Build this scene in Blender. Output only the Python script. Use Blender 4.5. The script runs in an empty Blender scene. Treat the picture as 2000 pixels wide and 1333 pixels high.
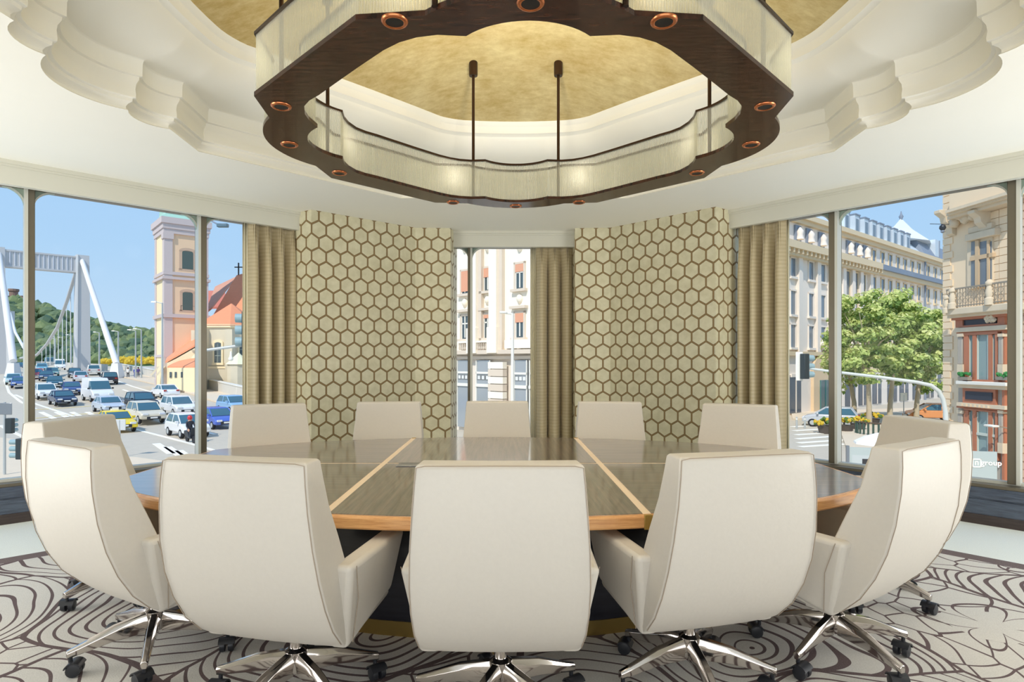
import bpy, bmesh, math, random
from mathutils import Vector, Matrix
random.seed(7)
PI = math.pi
SC = bpy.context.scene
COL = SC.collection
# ------------------------------------------------------------------ camera, world, light, exposure
F, CX, CY, CH = 1180.0, 985.0, 707.0, 1.4          # focal length (px), principal point, eye height
cam = bpy.data.objects.new('camera', bpy.data.cameras.new('camera')); COL.objects.link(cam)
cam.location = (0, 0, CH); cam.rotation_euler = (PI/2, 0, 0)
cam.data.sensor_width = 36.0; cam.data.lens = F/2000*36
cam.data.shift_x = (1000-CX)/2000; cam.data.shift_y = (CY-666.5)/2000
cam.data.clip_start = .05; cam.data.clip_end = 2000
SC.camera = cam
SC.view_settings.view_transform = 'Standard'; SC.view_settings.look = 'None'
SC.view_settings.gamma = 1; SC.view_settings.use_curve_mapping = False
SC.view_settings.exposure = 0.0
SC.cycles.transparent_max_bounces = 24; SC.cycles.max_bounces = 8
SC.cycles.diffuse_bounces = 5; SC.cycles.sample_clamp_indirect = 6

def lin(c):
    return tuple((x/255/12.92 if x/255 <= .04045 else ((x/255+.055)/1.055)**2.4) for x in c) + (1,)
W = bpy.data.worlds.new('sky'); SC.world = W; W.use_nodes = True
wt = W.node_tree; wt.nodes.clear()
wo = wt.nodes.new('ShaderNodeOutputWorld'); wb = wt.nodes.new('ShaderNodeBackground')
wc = wt.nodes.new('ShaderNodeTexCoord'); ws = wt.nodes.new('ShaderNodeSeparateXYZ'); wr = wt.nodes.new('ShaderNodeValToRGB')
wt.links.new(wc.outputs['Generated'], ws.inputs[0]); wt.links.new(ws.outputs['Z'], wr.inputs[0])
wr.color_ramp.elements[0].position = 0.0; wr.color_ramp.elements[0].color = lin((198, 224, 246))
wr.color_ramp.elements[1].position = 0.9; wr.color_ramp.elements[1].color = lin((118, 170, 234))
e = wr.color_ramp.elements.new(.16); e.color = lin((176, 214, 248))
e = wr.color_ramp.elements.new(.32); e.color = lin((166, 208, 250))
wt.links.new(wr.outputs[0], wb.inputs[0]); wb.inputs[1].default_value = 1.0
wt.links.new(wb.outputs[0], wo.inputs[0])

def light(name, kind, loc, energy, color=(1, 1, 1), size=None, size_y=None, aim=None, spot=None, blend=.5):
    l = bpy.data.lights.new(name, kind); l.energy = energy; l.color = color
    o = bpy.data.objects.new(name, l); COL.objects.link(o); o.location = loc
    if kind == 'AREA':
        l.shape = 'RECTANGLE'; l.size = size; l.size_y = size_y or size
    elif kind in ('POINT', 'SPOT'): l.shadow_soft_size = size or .03
    if kind == 'SPOT': l.spot_size = spot; l.spot_blend = blend
    if aim is not None:
        o.rotation_euler = (Vector(aim)-Vector(loc)).to_track_quat('-Z', 'Y').to_euler()
    return o
sun = light('sun', 'SUN', (0, 0, 50), 3.3, (1, .96, .88), aim=(20, 43, 0)); sun.data.angle = .009
# added fill lights out of view, behind the camera and at the sides
light('rear_fill', 'AREA', (0, -2.2, 1.75), 25, (.74, .87, 1), 8, 2.4, aim=(0, 4, 1.3))
light('ceiling_wash', 'AREA', (0, -1.2, .8), 86, (.96, .975, 1), 6, 1.6, aim=(0, 3.2, 3.6))  # added, thrown upward to brighten the ceiling
light('side_fill', 'AREA', (-5.4, 2.2, 1.1), 150, (1, .99, .965), 3.0, 2.6, aim=(0, 7, 3.2))  # added pair beyond the frame, brightens the far ceiling
light('side_fill', 'AREA', (5.4, 2.2, 1.1), 150, (1, .99, .965), 3.0, 2.6, aim=(0, 7, 3.2))

# ------------------------------------------------------------------ materials
class NT:
    def __init__(s, name, rough=.5, metal=0, spec=.5):
        s.m = bpy.data.materials.new(name); s.m.use_nodes = True
        s.t = s.m.node_tree; s.b = s.t.nodes['Principled BSDF']; s.o = s.t.nodes['Material Output']
        s.b.inputs['Roughness'].default_value = rough; s.b.inputs['Metallic'].default_value = metal
        s.b.inputs['Specular IOR Level'].default_value = spec
    def n(s, t, **k):
        x = s.t.nodes.new('ShaderNode'+t)
        for a, v in k.items(): setattr(x, a, v)
        return x
    def put(s, sock, v):
        if isinstance(v, (int, float)): sock.default_value = v
        elif isinstance(v, tuple): sock.default_value = v
        else: s.t.links.new(v, sock)
    def M(s, op, a, b=0.0, c=0.0):
        x = s.n('Math', operation=op)
        s.put(x.inputs[0], a); s.put(x.inputs[1], b); s.put(x.inputs[2], c)
        return x.outputs[0]
    def mix(s, f, a, b):
        x = s.n('Mix', data_type='RGBA'); s.put(x.inputs[0], f); s.put(x.inputs[6], a); s.put(x.inputs[7], b)
        return x.outputs[2]
    def obj(s): return s.n('TexCoord').outputs['Object']
    def uv(s): return s.n('TexCoord').outputs['UV']
    def mapv(s, v, scale=(1, 1, 1), rot=(0, 0, 0)):
        x = s.n('Mapping'); s.put(x.inputs[0], v); x.inputs['Scale'].default_value = scale; x.inputs['Rotation'].default_value = rot
        return x.outputs[0]
    def noise(s, v, scale, detail=3, rough=.5, col=False):
        x = s.n('TexNoise'); s.put(x.inputs['Vector'], v); x.inputs['Scale'].default_value = scale
        x.inputs['Detail'].default_value = detail; x.inputs['Roughness'].default_value = rough
        return x.outputs['Color' if col else 'Fac']
    def sep(s, v):
        x = s.n('SeparateXYZ'); s.put(x.inputs[0], v); return x.outputs
    def color(s, c): s.put(s.b.inputs['Base Color'], c)
    def bump(s, h, strength=.2, dist=.01):
        x = s.n('Bump'); x.inputs['Strength'].default_value = strength; x.inputs['Distance'].default_value = dist
        s.put(x.inputs['Height'], h); s.t.links.new(x.outputs[0], s.b.inputs['Normal'])
_cache = {}
def mat(name, rgb, rough=.5, metal=0, vary=.0, scale=8, spec=.5, stretch=(1, 1, 1), bump=0):
    if name in _cache: return _cache[name]
    t = NT(name, rough, metal, spec); c = lin(rgb)
    if vary or bump:
        v = t.noise(t.mapv(t.obj(), stretch), scale, 4)
        if vary:
            d = tuple(max(0, x*(1-vary)) for x in c[:3])+(1,); u = tuple(min(1, x*(1+vary)) for x in c[:3])+(1,)
            t.color(t.mix(v, d, u))
        else: t.color(c)
        if bump: t.bump(v, bump, .01)
    else: t.color(c)
    _cache[name] = t.m
    return t.m

def glass_pane(name, tint=(1, 1, 1, 1), refl=.05):
    t = NT(name); tr = t.n('BsdfTransparent'); tr.inputs[0].default_value = tint
    gl = t.n('BsdfGlossy'); gl.inputs['Roughness'].default_value = .02
    lw = t.n('LayerWeight'); lw.inputs[0].default_value = .12
    mx = t.n('MixShader'); t.put(mx.inputs[0], t.M('ADD', t.M('MULTIPLY', lw.outputs['Fresnel'], .05), refl*.06))
    t.t.links.new(tr.outputs[0], mx.inputs[1]); t.t.links.new(gl.outputs[0], mx.inputs[2])
    t.t.links.new(mx.outputs[0], t.o.inputs[0]); return t.m

def m_wallpaper():
    t = NT('hexagon_wallpaper', .45); w = .179
    u = t.sep(t.uv()); x = t.M('DIVIDE', u[0], w); y = t.M('DIVIDE', u[1], w); R3 = math.sqrt(3)
    def cell(ox, oy):
        a = t.M('SUBTRACT', t.M('FLOORED_MODULO', t.M('ADD', x, ox), 1.0), .5)
        b = t.M('SUBTRACT', t.M('FLOORED_MODULO', t.M('ADD', y, oy), R3), R3/2)
        l = t.M('ADD', t.M('MULTIPLY', a, a), t.M('MULTIPLY', b, b))
        ax = t.M('ABSOLUTE', a); ay = t.M('ABSOLUTE', b)
        return l, t.M('MAXIMUM', ax, t.M('ADD', t.M('MULTIPLY', ax, .5), t.M('MULTIPLY', ay, .8660254)))
    l1, d1 = cell(0, 0); l2, d2 = cell(.5, R3/2)
    f = t.M('LESS_THAN', l2, l1)
    d = t.M('ADD', t.M('MULTIPLY', d1, t.M('SUBTRACT', 1.0, f)), t.M('MULTIPLY', d2, f))
    e = t.M('SUBTRACT', .5, d)
    line = t.M('LESS_THAN', e, .062); core = t.M('LESS_THAN', e, .02)
    nz = t.noise(t.mapv(t.uv(), (3, 3, 1)), 3, 5, .6)
    base = t.mix(nz, lin((180, 172, 136)), lin((226, 221, 194)))
    c = t.mix(line, base, lin((112, 90, 54))); c = t.mix(core, c, lin((142, 116, 74)))
    t.color(c)
    t.put(t.b.inputs['Roughness'], t.M('ADD', .38, t.M('MULTIPLY', line, .25)))
    t.bump(line, .15, .002); return t.m

def m_carpet():
    t = NT('swirl_carpet', .95, 0, .1)
    P = t.obj(); s = t.sep(P)
    wz = t.noise(P, 1.3, 1, .4, col=True)
    va = t.n('VectorMath', operation='MULTIPLY_ADD'); t.put(va.inputs[0], wz); va.inputs[1].default_value = (.5, .5, 0); t.put(va.inputs[2], P)
    V = va.outputs[0]
    vo = t.n('TexVoronoi', voronoi_dimensions='2D'); t.put(vo.inputs['Vector'], V); vo.inputs['Scale'].default_value = .95
    ve = t.n('TexVoronoi', voronoi_dimensions='2D', feature='DISTANCE_TO_EDGE'); t.put(ve.inputs['Vector'], V); ve.inputs['Scale'].default_value = .95
    d = vo.outputs['Distance']; pos = vo.outputs['Position']; rnd = t.sep(vo.outputs['Color'])
    # rings about an off-centre eye in each cell
    sv = t.n('VectorMath', operation='SUBTRACT'); t.put(sv.inputs[0], V); t.put(sv.inputs[1], pos)
    q = t.sep(sv.outputs[0]); ang = t.M('ARCTAN2', q[1], q[0])
    ph = t.M('MULTIPLY', rnd[1], 6.283)
    sk = t.M('COSINE', t.M('ADD', ang, ph))
    ring = t.M('MULTIPLY', d, t.M('ADD', 14.0, t.M('MULTIPLY', sk, 2.6)))
    fr = t.M('FRACT', ring)
    wid = t.M('ADD', .13, t.M('MULTIPLY', t.M('ADD', sk, 1.0), .085))
    rl = t.M('LESS_THAN', fr, wid)
    # flower cells: petals round the eye and small curled outlines
    pet = t.M('ADD', t.M('MULTIPLY', t.M('ABSOLUTE', t.M('COSINE', t.M('MULTIPLY', ang, 2.5))), .26), .10)
    pl = t.M('LESS_THAN', t.M('ABSOLUTE', t.M('SUBTRACT', d, pet)), .012)
    v2 = t.n('TexVoronoi', voronoi_dimensions='2D', feature='DISTANCE_TO_EDGE'); t.put(v2.inputs['Vector'], V); v2.inputs['Scale'].default_value = 5.6
    sm = t.M('LESS_THAN', v2.outputs['Distance'], .04)
    fl = t.M('MAXIMUM', t.M('MULTIPLY', sm, t.M('GREATER_THAN', d, .24)), pl)
    isf = t.M('GREATER_THAN', rnd[0], .70)
    pat = t.M('ADD', t.M('MULTIPLY', fl, isf), t.M('MULTIPLY', rl, t.M('SUBTRACT', 1.0, isf)))
    pat = t.M('MAXIMUM', pat, t.M('LESS_THAN', ve.outputs['Distance'], .014))
    # field, border band, plain margin by the distance to the two slanted walls
    dl = t.M('ADD', t.M('MULTIPLY', s[0], -.692), t.M('MULTIPLY', s[1], .722))
    dr = t.M('ADD', t.M('MULTIPLY', s[0], .7475), t.M('MULTIPLY', s[1], .664))
    far = t.M('MAXIMUM', dl, t.M('ADD', dr, .12))
    field = t.M('LESS_THAN', far, 5.43); marg = t.M('GREATER_THAN', far, 5.57)
    gr = t.noise(P, 160, 2); sp = t.noise(P, 34, 4, .7)
    base = t.mix(gr, lin((184, 182, 177)), lin((230, 228, 222)))
    base = t.mix(t.M('MULTIPLY', sp, .35), base, lin((176, 170, 164)))
    dark = t.mix(gr, lin((78, 64, 66)), lin((122, 108, 108)))
    c = t.mix(t.M('MULTIPLY', pat, field), base, dark)
    band = t.M('SUBTRACT', t.M('SUBTRACT', 1.0, field), marg)
    c = t.mix(band, c, t.mix(gr, lin((88, 76, 78)), lin((132, 120, 118))))
    c = t.mix(marg, c, t.mix(gr, lin((204, 210, 206)), lin((240, 244, 238))))
    t.color(c); t.bump(gr, .35, .004); return t.m

def m_streak(name, a, b, rough, sx, sy, sz, scale=6, coat=0, bump=.0):
    t = NT(name, rough); v = t.noise(t.mapv(t.obj(), (sx, sy, sz)), scale, 5, .65)
    r = t.n('ValToRGB'); t.put(r.inputs[0], v)
    r.color_ramp.elements[0].position = .34; r.color_ramp.elements[0].color = lin(a)
    r.color_ramp.elements[1].position = .66; r.color_ramp.elements[1].color = lin(b)
    t.color(r.outputs[0]); t.b.inputs['Coat Weight'].default_value = coat; t.b.inputs['Coat Roughness'].default_value = .09 if coat >= 1 else .06; t.b.inputs['Coat IOR'].default_value = 2.3 if coat >= 1 else 1.5
    if bump: t.bump(v, bump, .003)
    return t.m
def m_gold():
    t = NT('gold_leaf', .42, .4); P = t.obj()
    a = t.noise(P, 2.2, 6, .7); b = t.noise(t.mapv(P, (1, 2.5, 1)), 9, 5, .7)
    f = t.M('ADD', t.M('MULTIPLY', a, .6), t.M('MULTIPLY', b, .4))
    r = t.n('ValToRGB'); t.put(r.inputs[0], f)
    r.color_ramp.elements[0].position = .35; r.color_ramp.elements[0].color = lin((198, 170, 106))
    r.color_ramp.elements[1].position = .65; r.color_ramp.elements[1].color = lin((240, 224, 174))
    t.color(r.outputs[0]); t.bump(b, .12, .01); return t.m
def m_curtain():
    t = NT('silk_curtain', .42); P = t.obj(); s = t.sep(P)
    w = t.M('SINE', t.M('MULTIPLY', s[2], 150.0)); nz = t.noise(t.mapv(P, (2, 2, 30)), 5, 3)
    f = t.M('ADD', t.M('MULTIPLY', t.M('ADD', t.M('MULTIPLY', w, .5), .5), .5), t.M('MULTIPLY', nz, .5))
    t.color(t.mix(f, lin((168, 152, 118)), lin((190, 176, 142)))); t.b.inputs['Sheen Weight'].default_value = .3
    t.bump(w, .1, .002); return t.m
def m_rods():
    t = NT('fluted_glass_rod', .12); t.color(lin((236, 235, 228)))
    t.b.inputs['Specular IOR Level'].default_value = .8
    tl = t.n('BsdfTranslucent'); tl.inputs[0].default_value = lin((240, 238, 230))
    tr = t.n('BsdfTransparent'); tr.inputs[0].default_value = lin((250, 250, 244))
    m1 = t.n('MixShader'); m1.inputs[0].default_value = .5
    t.t.links.new(t.b.outputs[0], m1.inputs[1]); t.t.links.new(tl.outputs[0], m1.inputs[2])
    m2 = t.n('MixShader'); m2.inputs[0].default_value = .70
    t.t.links.new(m1.outputs[0], m2.inputs[1]); t.t.links.new(tr.outputs[0], m2.inputs[2])
    t.t.links.new(m2.outputs[0], t.o.inputs[0]); return t.m
def m_leaf(name, a, b):
    t = NT(name, .6); v = t.noise(t.obj(), 1.1, 3); t.color(t.mix(v, lin(a), lin(b)))
    tl = t.n('BsdfTranslucent'); t.put(tl.inputs[0], t.mix(v, lin(a), lin(b)))
    mx = t.n('MixShader'); mx.inputs[0].default_value = .35
    t.t.links.new(t.b.outputs[0], mx.inputs[1]); t.t.links.new(tl.outputs[0], mx.inputs[2]); t.t.links.new(mx.outputs[0], t.o.inputs[0])
    return t.m

PLASTER = mat('white_plaster', (243, 241, 231), .7, vary=.02, scale=1.5)
PAINT = mat('cream_paint', (206, 204, 190), .45)
WALLPAPER = m_wallpaper(); CARPET = m_carpet(); GOLD = m_gold(); CURTAIN = m_curtain(); RODS = m_rods()
LINING = mat('curtain_lining', (206, 198, 170), .7, vary=.05)
FRAME = mat('bronze_frame', (104, 97, 82), .35, .35)
FRAME2 = mat('pale_frame_edge', (196, 196, 186), .4, .2)
GUSSET = mat('grey_green_gusset', (140, 156, 142), .4)
GLASS = glass_pane('window_glass')
DARKWOOD = m_streak('sky_tinted_panel_wood', (54, 62, 76), (80, 90, 106), .22, 1.2, 1.2, 14, 5, .4)  # brown wood; the blue of the reflected sky is put into its colour
SKIRT = m_streak('skirting_wood', (48, 38, 36), (68, 56, 52), .3, 1.2, 1.2, 16, 5)
VENEER_Y = m_streak('veneer_lengthwise', (44, 35, 31), (112, 94, 84), .28, 11, .45, 3, 5, 1)
VENEER_X = m_streak('veneer_crosswise', (44, 35, 31), (110, 92, 82), .28, .45, 11, 3, 5, 1)
OAK = m_streak('oak_edge', (196, 138, 82), (226, 174, 116), .35, 2, 2, 30, 4, .2)
INLAY = mat('maple_inlay', (236, 214, 186), .35, vary=.06, scale=20)
BRASS = mat('brushed_brass', (176, 150, 88), .3, .9)
NAVY = m_streak('table_base_lacquer', (20, 20, 26), (32, 32, 40), .3, 1, 1, 8, 4, .2)
LEATHER = mat('cream_leather', (204, 199, 190), .48, vary=.03, scale=60, bump=.05)
PIPING = mat('leather_seam', (158, 144, 128), .6)
CHROME = mat('polished_aluminium', (206, 200, 196), .09, 1.0)
PLASTIC = mat('black_plastic', (34, 36, 42), .4)
RINGWOOD = m_streak('macassar_wood', (26, 14, 10), (72, 42, 28), .22, 3, 16, 3, 3, .12)
RINGWOOD.node_tree.nodes['Principled BSDF'].inputs['Specular IOR Level'].default_value = .3
BRONZE = mat('dark_bronze', (60, 44, 34), .3, .8)
COPPER = mat('copper_ring', (206, 128, 84), .25, .9)
BLACK = mat('lamp_black', (14, 12, 12), .5)
STEELG = mat('grey_steel_flap', (150, 152, 154), .35, .6)

# ------------------------------------------------------------------ mesh helpers
class MB:
    def __init__(s): s.v = []; s.f = []; s.mi = []; s.uv = None
    def add(s, vs, fs, k=0):
        b = len(s.v); s.v += [tuple(p) for p in vs]
        for f in fs: s.f.append(tuple(b+i for i in f)); s.mi.append(k)
    def box(s, x0, x1, y0, y1, z0, z1, k=0, M=None):
        vs = [Vector((x, y, z)) for z in (z0, z1) for x, y in ((x0, y0), (x1, y0), (x1, y1), (x0, y1))]
        if M: vs = [M @ v for v in vs]
        s.add(vs, [(3, 2, 1, 0), (4, 5, 6, 7), (0, 1, 5, 4), (1, 2, 6, 5), (2, 3, 7, 6), (3, 0, 4, 7)], k); return s
    def hexa(s, p, k=0):
        s.add(p, [(3, 2, 1, 0), (4, 5, 6, 7), (0, 1, 5, 4), (1, 2, 6, 5), (2, 3, 7, 6), (3, 0, 4, 7)], k); return s
    def loft(s, rings, cap=True, closed=True, k=0):
        n = len(rings[0]); vs = [p for r in rings for p in r]; fs = []
        for i in range(len(rings)-1):
            for j in range(n if closed else n-1):
                a, b = i*n+j, i*n+(j+1) % n
                fs.append((a, b, b+n, a+n))
        if cap: fs += [tuple(range(n))[::-1], tuple((len(rings)-1)*n+j for j in range(n))]
        s.add(vs, fs, k); return s
    def tube(s, pts, r, n=8, k=0, cap=True):
        pts = [Vector(p) for p in pts]; rr = r if isinstance(r, (list, tuple)) else [r]*len(pts); rings = []
        for i, p in enumerate(pts):
            t = (pts[min(i+1, len(pts)-1)]-pts[max(i-1, 0)]).normalized()
            a = t.orthogonal().normalized() if i == 0 else (a-t*a.dot(t)).normalized()
            b = t.cross(a)
            rings.append([p+(a*math.cos(q)+b*math.sin(q))*rr[i] for q in [2*PI*j/n for j in range(n)]])
        return s.loft(rings, cap, True, k)
    def lathe(s, prof, n=16, c=(0, 0, 0), k=0, M=None, cap=True):
        rings = [[Vector((c[0]+r*math.cos(2*PI*j/n), c[1]+r*math.sin(2*PI*j/n), c[2]+z)) for j in range(n)] for r, z in prof]
        if M: rings = [[M @ p for p in r] for r in rings]
        return s.loft(rings, cap, True, k)
    def prism(s, poly, z0, z1, k=0):
        return s.loft([[(x, y, z0) for x, y in poly], [(x, y, z1) for x, y in poly]], True, True, k)
    def mesh(s, name, mats, smooth=None):
        me = bpy.data.meshes.new(name); me.from_pydata(s.v, [], s.f)
        for m in (mats if isinstance(mats, (list, tuple)) else [mats]): me.materials.append(m)
        me.polygons.foreach_set('material_index', s.mi)
        if s.uv:
            l = me.uv_layers.new(name='UVMap')
            for i, lp in enumerate(me.loops): l.data[i].uv = s.uv[lp.vertex_index]
        me.update()
        if smooth is not None:
            me.shade_smooth(); me.set_sharp_from_angle(angle=math.radians(smooth))
        return me
    def obj(s, name, mats, parent=None, smooth=None, bevel=0, seg=2):
        o = bpy.data.objects.new(name, s.mesh(name, mats, smooth)); COL.objects.link(o)
        if parent: o.parent = parent
        if bevel:
            b = o.modifiers.new('bevel', 'BEVEL'); b.width = bevel; b.segments = seg; b.limit_method = 'ANGLE'; b.angle_limit = math.radians(30)
            b.harden_normals = False; o.data.shade_smooth(); o.data.set_sharp_from_angle(angle=math.radians(50))
        return o
def tag(o, label=None, cat=None, group=None, kind=None):
    if label: o['label'] = label
    if cat: o['category'] = cat
    if group: o['group'] = group
    if kind: o['kind'] = kind
    return o
def empty(name, loc=(0, 0, 0), rz=0, label=None, cat=None, group=None, kind=None):
    o = bpy.data.objects.new(name, None); COL.objects.link(o); o.location = loc; o.rotation_euler = (0, 0, rz)
    o.empty_display_size = .1
    return tag(o, label, cat, group, kind)
def copy_tree(o, parent=None, loc=None, rz=None):
    c = o.copy(); COL.objects.link(c); c.parent = parent
    if loc is not None: c.location = loc
    if rz is not None: c.rotation_euler = (0, 0, rz)
    for ch in list(o.children): copy_tree(ch, c)
    return c
def P(px, py, d):                      # a point of the place seen at a pixel, d metres in front of the eye
    return Vector(((px-CX)/F*d, d, CH-(py-CY)/F*d))
def at_z(px, py, z):
    d = (CH-z)*F/(py-CY); return Vector(((px-CX)/F*d, d, z))
def arc(p, q, bulge, n=10):            # points of a circular arc from p to q bulging to the right-hand side (outward), q excluded
    p = Vector(p); q = Vector(q); ch = q-p; L = ch.length; h = bulge
    if abs(h) < 1e-6: return [tuple(p+ch*i/n) for i in range(n)]
    R = (L*L/4+h*h)/(2*abs(h)); nrm = Vector((ch.y, -ch.x))/L; c = (p+q)/2+nrm*(h-math.copysign(R, h))
    a0 = math.atan2(p.y-c.y, p.x-c.x); a1 = math.atan2(q.y-c.y, q.x-c.x)
    if h > 0 and a1 < a0: a1 += 2*PI
    if h < 0 and a1 > a0: a1 -= 2*PI
    return [(c.x+R*math.cos(a0+(a1-a0)*i/n), c.y+R*math.sin(a0+(a1-a0)*i/n)) for i in range(n)]
# ------------------------------------------------------------------ the room shell
HC = 3.14
L0, A, B, C_, D, D1 = (-4.31, 5.165), (-2.379, 7.017), (-2.206, 6.904), (-1.156, 7.836), (-.70, 7.867), (-.678, 8.04)
E1, E, C2, B2, A2, R0 = (.933, 8.04), (.92, 7.867), (1.377, 7.836), (2.372, 6.776), (2.58, 6.936), (4.287, 4.983)
class Plane:                                       # a vertical plane: origin, direction along it, outward normal
    def __init__(s, o, u):
        s.o = Vector((o[0], o[1])); s.u = Vector(u).normalized(); s.n = Vector((-s.u.y, s.u.x))
    def at(s, a, z, off=0):
        p = s.o+s.u*a+s.n*off; return Vector((p.x, p.y, z))
    def hit(s, px, off=0):                         # where the line of sight through a pixel column meets it: (along, depth)
        k = (px-CX)/F; o = s.o+s.n*off
        a = (k*o.y-o.x)/(s.u.x-k*s.u.y); return a, o.y+s.u.y*a
    def z(s, px, py, off=0): return CH-(py-CY)/F*s.hit(px, off)[1]
    def box(s, mb, a0, a1, o0, o1, z0, z1, k=0):
        mb.hexa([s.at(a0, z0, o0), s.at(a1, z0, o0), s.at(a1, z0, o1), s.at(a0, z0, o1),
                 s.at(a0, z1, o0), s.at(a1, z1, o0), s.at(a1, z1, o1), s.at(a0, z1, o1)], k); return mb
uL = Vector((A[0]-L0[0], A[1]-L0[1])).normalized(); uR = Vector((R0[0]-A2[0], R0[1]-A2[1])).normalized()
WL = Plane(L0, uL); WB = Plane((0, 8.04), (1, 0)); WR = Plane(A2, uR)
lenL = (Vector(A)-Vector(L0)).length; lenR = (Vector(R0)-Vector(A2)).length
XS = 6.2
def on_line(pl, x, off):                           # the point of a plane's line at a given x
    o = pl.o+pl.n*off; t = (x-o.x)/pl.u.x; return (x, o.y+pl.u.y*t)
lw, rw = on_line(WL, -XS, .24), on_line(WR, XS, .24)
room = [(-XS, -2.8), (XS, -2.8), rw, tuple(WR.at(-.1, 0, .24)[:2]), (E1[0]+.1, 8.34), (D1[0]-.1, 8.34), tuple(WL.at(lenL+.1, 0, .24)[:2]), lw]
m = MB(); m.add([(x, y, 0) for x, y in room], [tuple(range(len(room)))])
m.add([(x, y, -.25) for x, y in room], [tuple(range(len(room)))[::-1]])
tag(m.obj('floor', CARPET), kind='structure')
def plain_wall(name, p, q, th=.1, z0=-.25, z1=HC):
    u = (Vector(q)-Vector(p)).normalized(); n = Vector((-u.y, u.x))*th
    m = MB(); m.prism([tuple(p), tuple(q), (q[0]+n.x, q[1]+n.y), (p[0]+n.x, p[1]+n.y)], z0, z1)
    return tag(m.obj(name, PLASTER), kind='structure')
plain_wall('wall_side', (-XS, -2.8), lw); plain_wall('wall_side', rw, (XS, -2.8)); plain_wall('wall_rear', (XS, -2.8), (-XS, -2.8))
# papered piers: one continuous paper runs round each pier
def pier(name, pts):
    m = MB(); u = 0; uv = []; vs = []; n = len(pts)
    for i, p in enumerate(pts):
        if i: u += (Vector(p)-Vector(pts[i-1])).length
        vs += [(p[0], p[1], -.02), (p[0], p[1], HC)]; uv += [(u+.06, 0), (u+.06, HC+.02)]
    m.add(vs, [(2*i, 2*i+2, 2*i+3, 2*i+1) for i in range(n-1)]); m.uv = uv
    return tag(m.obj(name, WALLPAPER), kind='structure')
ext = lambda p, q, k: (p[0]+(q[0]-p[0])*k, p[1]+(q[1]-p[1])*k)
pier('wall_left', [ext(B, A, 2.3), A, B, C_, D, D1, (-.655, 8.34)])
pier('wall_right', [(.91, 8.34), (.93, 8.04), E, C2, B2, A2, ext(B2, A2, 2.2)])
# ------------------------------------------------------------------ coffered ceiling
KX, KY = .1, 3.8
def ring_from(side):                                # four-fold outline from the points of the +x side, as list of (x, y)
    out = []
    for k in range(4):
        c, s = round(math.cos(k*PI/2)), round(math.sin(k*PI/2)); out += [(x*c-y*s, x*s+y*c) for x, y in side]
    return out
side = arc((2.63, -1.2), (2.60, -.72), 0, 3)+arc((2.60, -.72), (2.70, -.375), .085, 9)+arc((2.70, -.375), (2.70, .375), .2, 18)+arc((2.70, .375), (2.60, .72), .085, 9)+arc((2.60, .72), (2.63, 1.2), 0, 3)+arc((2.63, 1.2), (1.2, 2.63), 0, 8)
OUT = ring_from(side)
gside = arc((2.02, -.72), (2.13, -.45), .02, 5)+arc((2.13, -.45), (2.13, .45), .03, 8)+arc((2.13, .45), (2.02, .72), .02, 5)+arc((2.02, .72), (.72, 2.02), -.02, 14)
GOLDRING = ring_from(gside)
class Radial:
    def __init__(s, pts):
        s.p = sorted((math.atan2(y, x) % (2*PI), math.hypot(x, y), x, y) for x, y in pts)
    def __call__(s, t):
        t %= 2*PI; P_ = s.p; n = len(P_); lo = 0
        import bisect
        i = bisect.bisect_right(P_, (t,)) ; a = P_[(i-1) % n]; b = P_[i % n]
        dx, dy = math.cos(t), math.sin(t); ex, ey = b[2]-a[2], b[3]-a[3]
        den = dx*ey-dy*ex
        if abs(den) < 1e-9: return a[1]
        return (a[2]*ey-a[3]*ex)/den
RO, RG = Radial(OUT), Radial(GOLDRING)
TH = sorted(set([round(p[0], 5) for p in RO.p]+[round(p[0], 5) for p in RG.p]+[round(2*PI*i/96, 5) for i in range(96)]))
def loop(rf, z, ins=0.0):
    return [(KX+(rf(t)-ins)*math.cos(t), KY+(rf(t)-ins)*math.sin(t), z) for t in TH]
bm = bmesh.new()
outer = [bm.verts.new((x, y, HC)) for x, y in room]; inner = [bm.verts.new(p) for p in loop(RO, HC)]
ed = [bm.edges.new((v[i], v[(i+1) % len(v)])) for v in (outer, inner) for i in range(len(v))]
bmesh.ops.triangle_fill(bm, use_beauty=True, use_dissolve=False, edges=ed)
for f in list(bm.faces):
    c = f.calc_center_median(); r = math.hypot(c.x-KX, c.y-KY)
    if r < RO(math.atan2(c.y-KY, c.x-KX))-.02: bm.faces.remove(f)
me = bpy.data.meshes.new('ceiling'); bm.to_mesh(me); bm.free(); me.materials.append(PLASTER)
o = bpy.data.objects.new('ceiling', me); COL.objects.link(o); tag(o, kind='structure')
mold = [(0, 0), (-.016, .012), (-.016, .028), (.0, .044), (.032, .058), (.036, .078), (.060, .082), (.062, .10), (.056, .14), (.062, .175), (.084, .203), (.086, .222), (.110, .226), (.110, .25), (.112, .31), (.122, .335), (.135, .34)]
m = MB(); m.loft([loop(RO, HC+z, t) for t, z in mold], cap=False)
tag(m.obj('trim_1', PLASTER, smooth=38), kind='structure')
def blend(q, z):
    return [(KX+r*math.cos(t), KY+r*math.sin(t), z) for t in TH for r in [(RO(t)-.135)*(1-q)+(RG(t)+.10)*q]]
m = MB(); m.loft([blend(q, CH+h) for q, h in ((0, 2.08), (.25, 2.085), (.5, 2.10), (.72, 2.13), (.88, 2.175), (.96, 2.215), (1, 2.235))]
       + [loop(RG, CH+h, -i) for i, h in ((.095, 2.25), (.075, 2.262), (.05, 2.27), (.045, 2.30), (.035, 2.33), (.012, 2.345), (0, 2.37))], cap=False)
tag(m.obj('trim_2', PLASTER, smooth=38), kind='structure')
m = MB(); qs = [1, .97, .92, .85, .76, .66, .55, .43, .3, .17, .06]
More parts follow.
